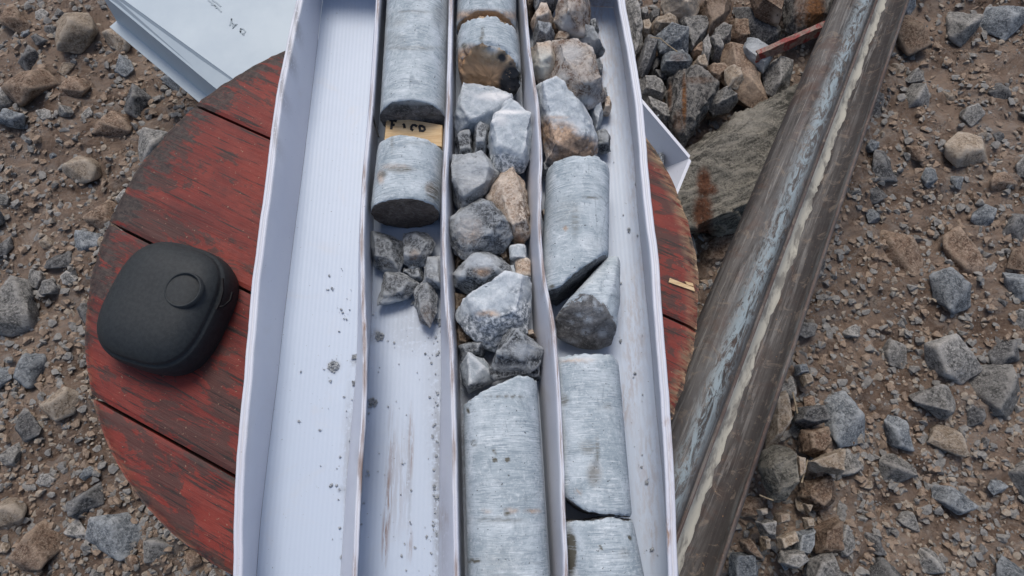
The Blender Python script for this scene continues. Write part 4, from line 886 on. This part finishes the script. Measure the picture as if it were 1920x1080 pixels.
GR('big ridged grey rock with an orange seam, above the second tray corner', [(350, 520), (480, 500), (645, 565), (620, 650), (570, 760), (500, 880), (430, 1000), (350, 880), (315, 720), (330, 600)], E1, S1, .015, .075, 'gridge', 128, top=.8, amp=.04, ledge=(math.radians(20), 60, .007), bl=[(1283, 190, 4, 44, 0, 1.1), (1256, 180, 4, 26, 0, .7), (1310, 150, 26, 6, 0, .4), (1272, 230, 10, 20, 0, .5)])
GR('grey rock at the tray side just above the second tray', [(160, 690), (240, 690), (340, 760), (352, 850), (300, 860), (200, 780)], E1, S1, .02, .05, 'ggrey', 129)
GR('very large pale olive boulder between the second tray and the steel tube', [(260, 10), (560, -130), (740, -278), (824, -278), (840, -100), (800, 60), (690, 260), (540, 400), (400, 440), (255, 452), (176, 310), (180, 200)], E2, 2.842, -.02, .115, 'golive', 130, top=.9, amp=.03, edge=.0032, ledge=(math.radians(75), 34, .009),
   bl=[(1320, 345, 12, 26, 0, 1.4), (1318, 400, 16, 34, 0, 1.3), (1335, 355, 10, 10, 0, 1.), (1320, 440, 18, 20, 0, 1), (1450, 230, 24, 12, 1, .8), (1430, 300, 14, 30, 1, .8), (1400, 220, 60, 20, 2, .4), (1400, 260, 50, 3, 1, .5)])
GR('small grey rock tucked above the ridged rock', [(230, 500), (290, 488), (325, 540), (270, 560)], E1, S1, .02, .035, 'gdark', 131)
GR('flat grey rock peeping out right of the drum edge below the big olive boulder', [(150, 390), (250, 430), (300, 550), (260, 590), (180, 520)], E2, 2.842, .02, .03, 'ggrey', 132)
GR('dark jagged rock under the right side of the big olive boulder', [(820, 830), (1000, 800), (1100, 760), (1160, 700), (1180, 800), (1100, 960), (1000, 1060), (900, 1000)], E1, S1, .0, .06, 'gdark', 133, amp=.07)
GR('grey-brown rock between the drum edge and the steel tube under the boulder', [(300, 520), (480, 400), (540, 370), (500, 500), (420, 620), (330, 640)], E2, 2.842, -.02, .04, 'gbrown', 143, amp=.05)
S3 = 2.5725
GR('greenish grey cracked rock touching the lower right side of the steel tube', [(590, 480), (640, 450), (720, 470), (752, 540), (742, 640), (700, 712), (640, 720), (600, 650), (580, 560)], E3, S3, .035, .06, 'golive', 151, top=.75)
GR('pinkish brown slab lying along the right edge of the steel tube', [(640, 220), (700, 190), (708, 330), (660, 440), (610, 460)], E3, S3, .03, .05, 'gtan', 152, amp=.02)
GR('small pinkish pebble near the right edge, above the dark hollow', [(770, 110), (820, 108), (832, 150), (790, 172)], E3, S3, .02, .022, 'gtan', 153)
GR('small grey pebble above the pinkish pebble near the tube rim', [(745, 65), (800, 58), (812, 100), (760, 112)], E3, S3, .02, .022, 'gblue', 154)
GR('bright orange-tan stone right of the greenish grey cracked rock', [(740, 500), (775, 510), (782, 590), (750, 612)], E3, S3, .03, .03, 'gtan', 155, bl=[(1497, 875, 10, 14, 0, .3)])
GR('small cream cube of stone below the greenish grey cracked rock', [(565, 760), (605, 752), (612, 782), (575, 792)], E3, S3, .04, .02, 'gtan', 156, bl=[(1428, 960, 12, 8, 2, 1)])
GR('orange-pink pebble right of the small cream cube', [(650, 780), (710, 768), (718, 820), (660, 825)], E3, S3, .03, .03, 'gtan', 157, bl=[(1465, 970, 10, 8, 0, .4)])
GR('flat tan stone pointing left, right of the grey upright slabs', [(660, 895), (745, 862), (748, 912), (668, 950)], E3, S3, .03, .028, 'gtan', 158)
GR('bluish slab right of the flat tan stone', [(750, 870), (832, 850), (832, 930), (790, 992), (740, 960)], E3, S3, .02, .035, 'gblue', 159)
GR('bulky dark grey rock near the bottom edge, right of the tube', [(680, 960), (780, 950), (805, 1000), (740, 1045), (668, 1015)], E3, S3, .03, .04, 'ggrey', 160)
GR('pointed brown shard beside the tube near the bottom edge', [(480, 910), (530, 900), (582, 1002), (540, 992), (490, 950)], E3, S3, .04, .03, 'gbrown', 161)
GR('small white upright shard near the bottom, right of the pointed brown shard', [(580, 890), (612, 890), (617, 950), (585, 962)], E3, S3, .04, .028, 'gtan', 162)
GR('blue-grey slab at the bottom edge against the tube', [(440, 970), (545, 965), (570, 1100), (430, 1100)], E3, S3, .03, .035, 'gblue', 163)
GR('little white pebble in the brown soil by the right border', [(785, 730), (830, 738), (812, 782)], E3, S3, .02, .018, 'gtan', 164)
GR('pinkish wedge of rock at the right border beside the dark hollow', [(800, 530), (960, 470), (960, 590), (820, 572)], E3, S3, .02, .045, 'gtan', 165)
GR('grey upright slab below the orange-pink pebble', [(560, 820), (640, 808), (655, 900), (600, 890)], E3, S3, .02, .035, 'ggrey', 166)
GR('brown knobbly clod in the dark hollow by the right border', [(780, 380), (870, 370), (900, 440), (860, 510), (790, 480)], E3, S3, .0, .05, 'gbrown', 167, amp=.07)
GR('white flecked dark rock above the brown knobbly clod', [(760, 270), (870, 260), (900, 340), (800, 370), (750, 330)], E3, S3, .01, .045, 'gdark', 168)
GR('brown lump of soil at the right border below the pinkish wedge', [(780, 620), (920, 600), (930, 720), (860, 760), (760, 700)], E3, S3, -.01, .045, 'gbrown', 169, amp=.08)
GR('small white bead of stone between the tan and bluish pieces near the right border', [(785, 800), (825, 800), (832, 842), (795, 848)], E3, S3, .03, .02, 'gtan', 170)
GR('brown boulder half buried at the right border near the bottom', [(830, 850), (950, 800), (960, 960), (850, 970)], E3, S3, .0, .05, 'gbrown', 171, amp=.05)
GR('grey rock at the bottom edge near the right border', [(820, 1000), (920, 960), (960, 1100), (800, 1100)], E3, S3, .01, .05, 'ggrey', 172)
# unnamed rubble: copies of a few prototypes where the photograph only shows more of the same
placed = []
def proto(seed, mat, flat):
    rnd = random.Random(seed); hp = []
    for _ in range(15):
        v = Vector((rnd.gauss(0, 1), rnd.gauss(0, 1), rnd.gauss(0, 1))).normalized() * rnd.uniform(.75, 1.05); hp.append(Vector((v.x, v.y * rnd.uniform(.7, 1), v.z * flat)))
    co, fa = hull_rock(hp, .10, .03, seed, 1)
    me = bpy.data.meshes.new('rock'); me.from_pydata([tuple(c) for c in co], [], [tuple(f) for f in fa]); me.materials.append(M[mat])
    me.polygons.foreach_set('use_smooth', np.ones(len(me.polygons), bool)); me.update(); return me
# same object-space texture size on scaled copies: prototypes are built small
def scaled(me, s):
    m = me.copy(); m.transform(Matrix.Scale(s, 4)); return m
protos = {}
kinds = [('ggrey', 'grey'), ('gdark', 'dark'), ('gblue', 'blue-grey'), ('gbrown', 'brown'), ('gtan', 'tan')]
for i, (mt, w_) in enumerate(kinds):
    for v in range(3):
        b = proto(300 + i * 7 + v, mt, (.5, .62, .75)[v])
        for sz in (.011, .019, .032, .048): protos[(i, v, sz)] = scaled(b, sz)
rnd = random.Random(99)
def region(x, y):
    if x < 356: return 'left'
    if x > 1565: return 'right'
    return 'mid'
count = 0
def blocked(w, sz):
    if math.hypot(w.x - DC[0], w.y - DC[1]) < DR - .03: return True
    q = pix(np.array([[w.x, w.y, w.z]]))[0]
    if 440 < q[0] < 1255: return True
    return any((w.x - a) ** 2 + (w.y - b) ** 2 < (.72 * (sz + c)) ** 2 for a, b, c in placed)
for sz, n in ((.048, 26), (.032, 60), (.019, 95), (.011, 60)):
    got = tries = 0
    while got < n and tries < 6000:
        tries += 1
        side_ = rnd.random()
        x = rnd.uniform(-30, 440) if side_ < .42 else rnd.uniform(1230, 1960); y = rnd.uniform(-40, 1120)
        rg = region(x, y)
        if rg == 'mid' and (sz > .03 or (y < 420 and sz > .015)): continue
        w = P(x, y, GZ + .01)
        if noise.noise(Vector((w.x * 7, w.y * 7, 3))) < rnd.uniform(-.5, .25): continue
        if blocked(w, sz): continue
        if P(x, y, GZ).length < 0: continue
        placed.append((w.x, w.y, sz)); got += 1
        i = rnd.choices(range(5), (34, 18, 20, 16, 12))[0]; v = rnd.randrange(3)
        o = bpy.data.objects.new('rock', protos[(i, v, sz)]); COL.objects.link(o)
        o.location = (w.x, w.y, gz(w.x, w.y) + sz * rnd.uniform(-.05, .22)); k = rnd.uniform(.8, 1.2); o.scale = (k, k, k)
        o.rotation_euler = (rnd.uniform(-.35, .35), rnd.uniform(-.35, .35), rnd.uniform(0, 6.28))
        word = {.048: 'large', .032: 'medium-sized', .019: 'small', .011: 'tiny'}[sz]
        band = 'upper' if y < 360 else 'middle' if y < 720 else 'lower'
        place = {'left': 'in the %s rubble %s left of the red drum' % (band, 'close' if x > 190 else 'well'), 'right': 'in the %s rubble %s beyond the steel tube' % (band, 'close' if x < 1740 else 'well'), 'mid': 'in the soil between the larger rocks beside the steel tube'}[rg]
        tag(o, '%s %s angular rock %s' % (word, kinds[i][1], place), 'rock', '%s %s rocks %s' % (word, kinds[i][1], place))
print('copies', len(placed))
# gravel and chips nobody could count
def gravel(name, label, mat, n, smin, smax, seed):
    rnd = random.Random(seed); co, fa = [], []
    base = []
    for b in range(6):
        bm = bmesh.new()
        for _ in range(11): bm.verts.new(Vector((rnd.gauss(0, 1), rnd.gauss(0, 1), rnd.gauss(0, .7))).normalized())
        r = bmesh.ops.convex_hull(bm, input=bm.verts); k, f = from_bm(bm); bm.free(); base.append((k, f))
    cos, off_ = [], 0
    for _ in range(n):
        x = rnd.uniform(-60, 440) if rnd.random() < .4 else rnd.uniform(1180, 1980); y = rnd.uniform(-60, 1150)
        w = P(x, y, GZ); 
        if math.hypot(w.x - DC[0], w.y - DC[1]) < DR - .05: continue
        s = smin + (smax - smin) * rnd.random() ** 2.5; k, f = rnd.choice(base); a = rnd.uniform(0, 6.28); c, s_ = math.cos(a), math.sin(a)
        k2 = k * np.array([1, rnd.uniform(.6, 1), rnd.uniform(.4, .9)]) * s; k2 = np.stack([k2[:, 0] * c - k2[:, 1] * s_, k2[:, 0] * s_ + k2[:, 1] * c, k2[:, 2]], 1) + np.array([w.x, w.y, gz(w.x, w.y) + s * .25])
        cos.append(k2); fa += [tuple(j + off_ for j in g) for g in f]; off_ += len(k)
    return tag(mk(name, np.concatenate(cos), fa, mat, (0, 0, GZ), smooth=False), label, 'gravel', kind='stuff')
gravel('grey_gravel', 'fine grey gravel chips strewn over the soil', 'ggrey', 9000, .0013, .009, 1)
gravel('brown_gravel', 'crumbly brown soil clods and chips strewn over the ground', 'gbrown', 8000, .0013, .009, 2)
gravel('tan_gravel', 'fine tan and cream stone chips strewn over the ground', 'gtan', 6500, .001, .007, 3)
# dry twigs and root fibres in the rubble
def twig(label, pts, z, w):
    c_, f_ = strip(pts, w, z, w * .4); c0 = P(pts[0][0], pts[0][1], z)
    tag(mk('twig', c_, f_, 'twig', c0, smooth=False), label, 'twig', 'dry twigs in the rubble')
twig('thin dry twig lying across the blue-grey faceted rock', [(1219, 70), (1238, 72), (1252, 84), (1270, 97)], GZ + .088, .0013)
twig('short dry twig below the greenish cracked rock beside the tube', [(1424, 928), (1436, 933), (1450, 938)], GZ + .085, .0015)
twig('pale dry twig in the soil right of the tube rim', [(1486, 735), (1491, 755), (1495, 775)], GZ + .05, .002)
twig('thin root fibre beside the orange-tan stone', [(1514, 862), (1508, 885), (1503, 905)], GZ + .05, .0018)
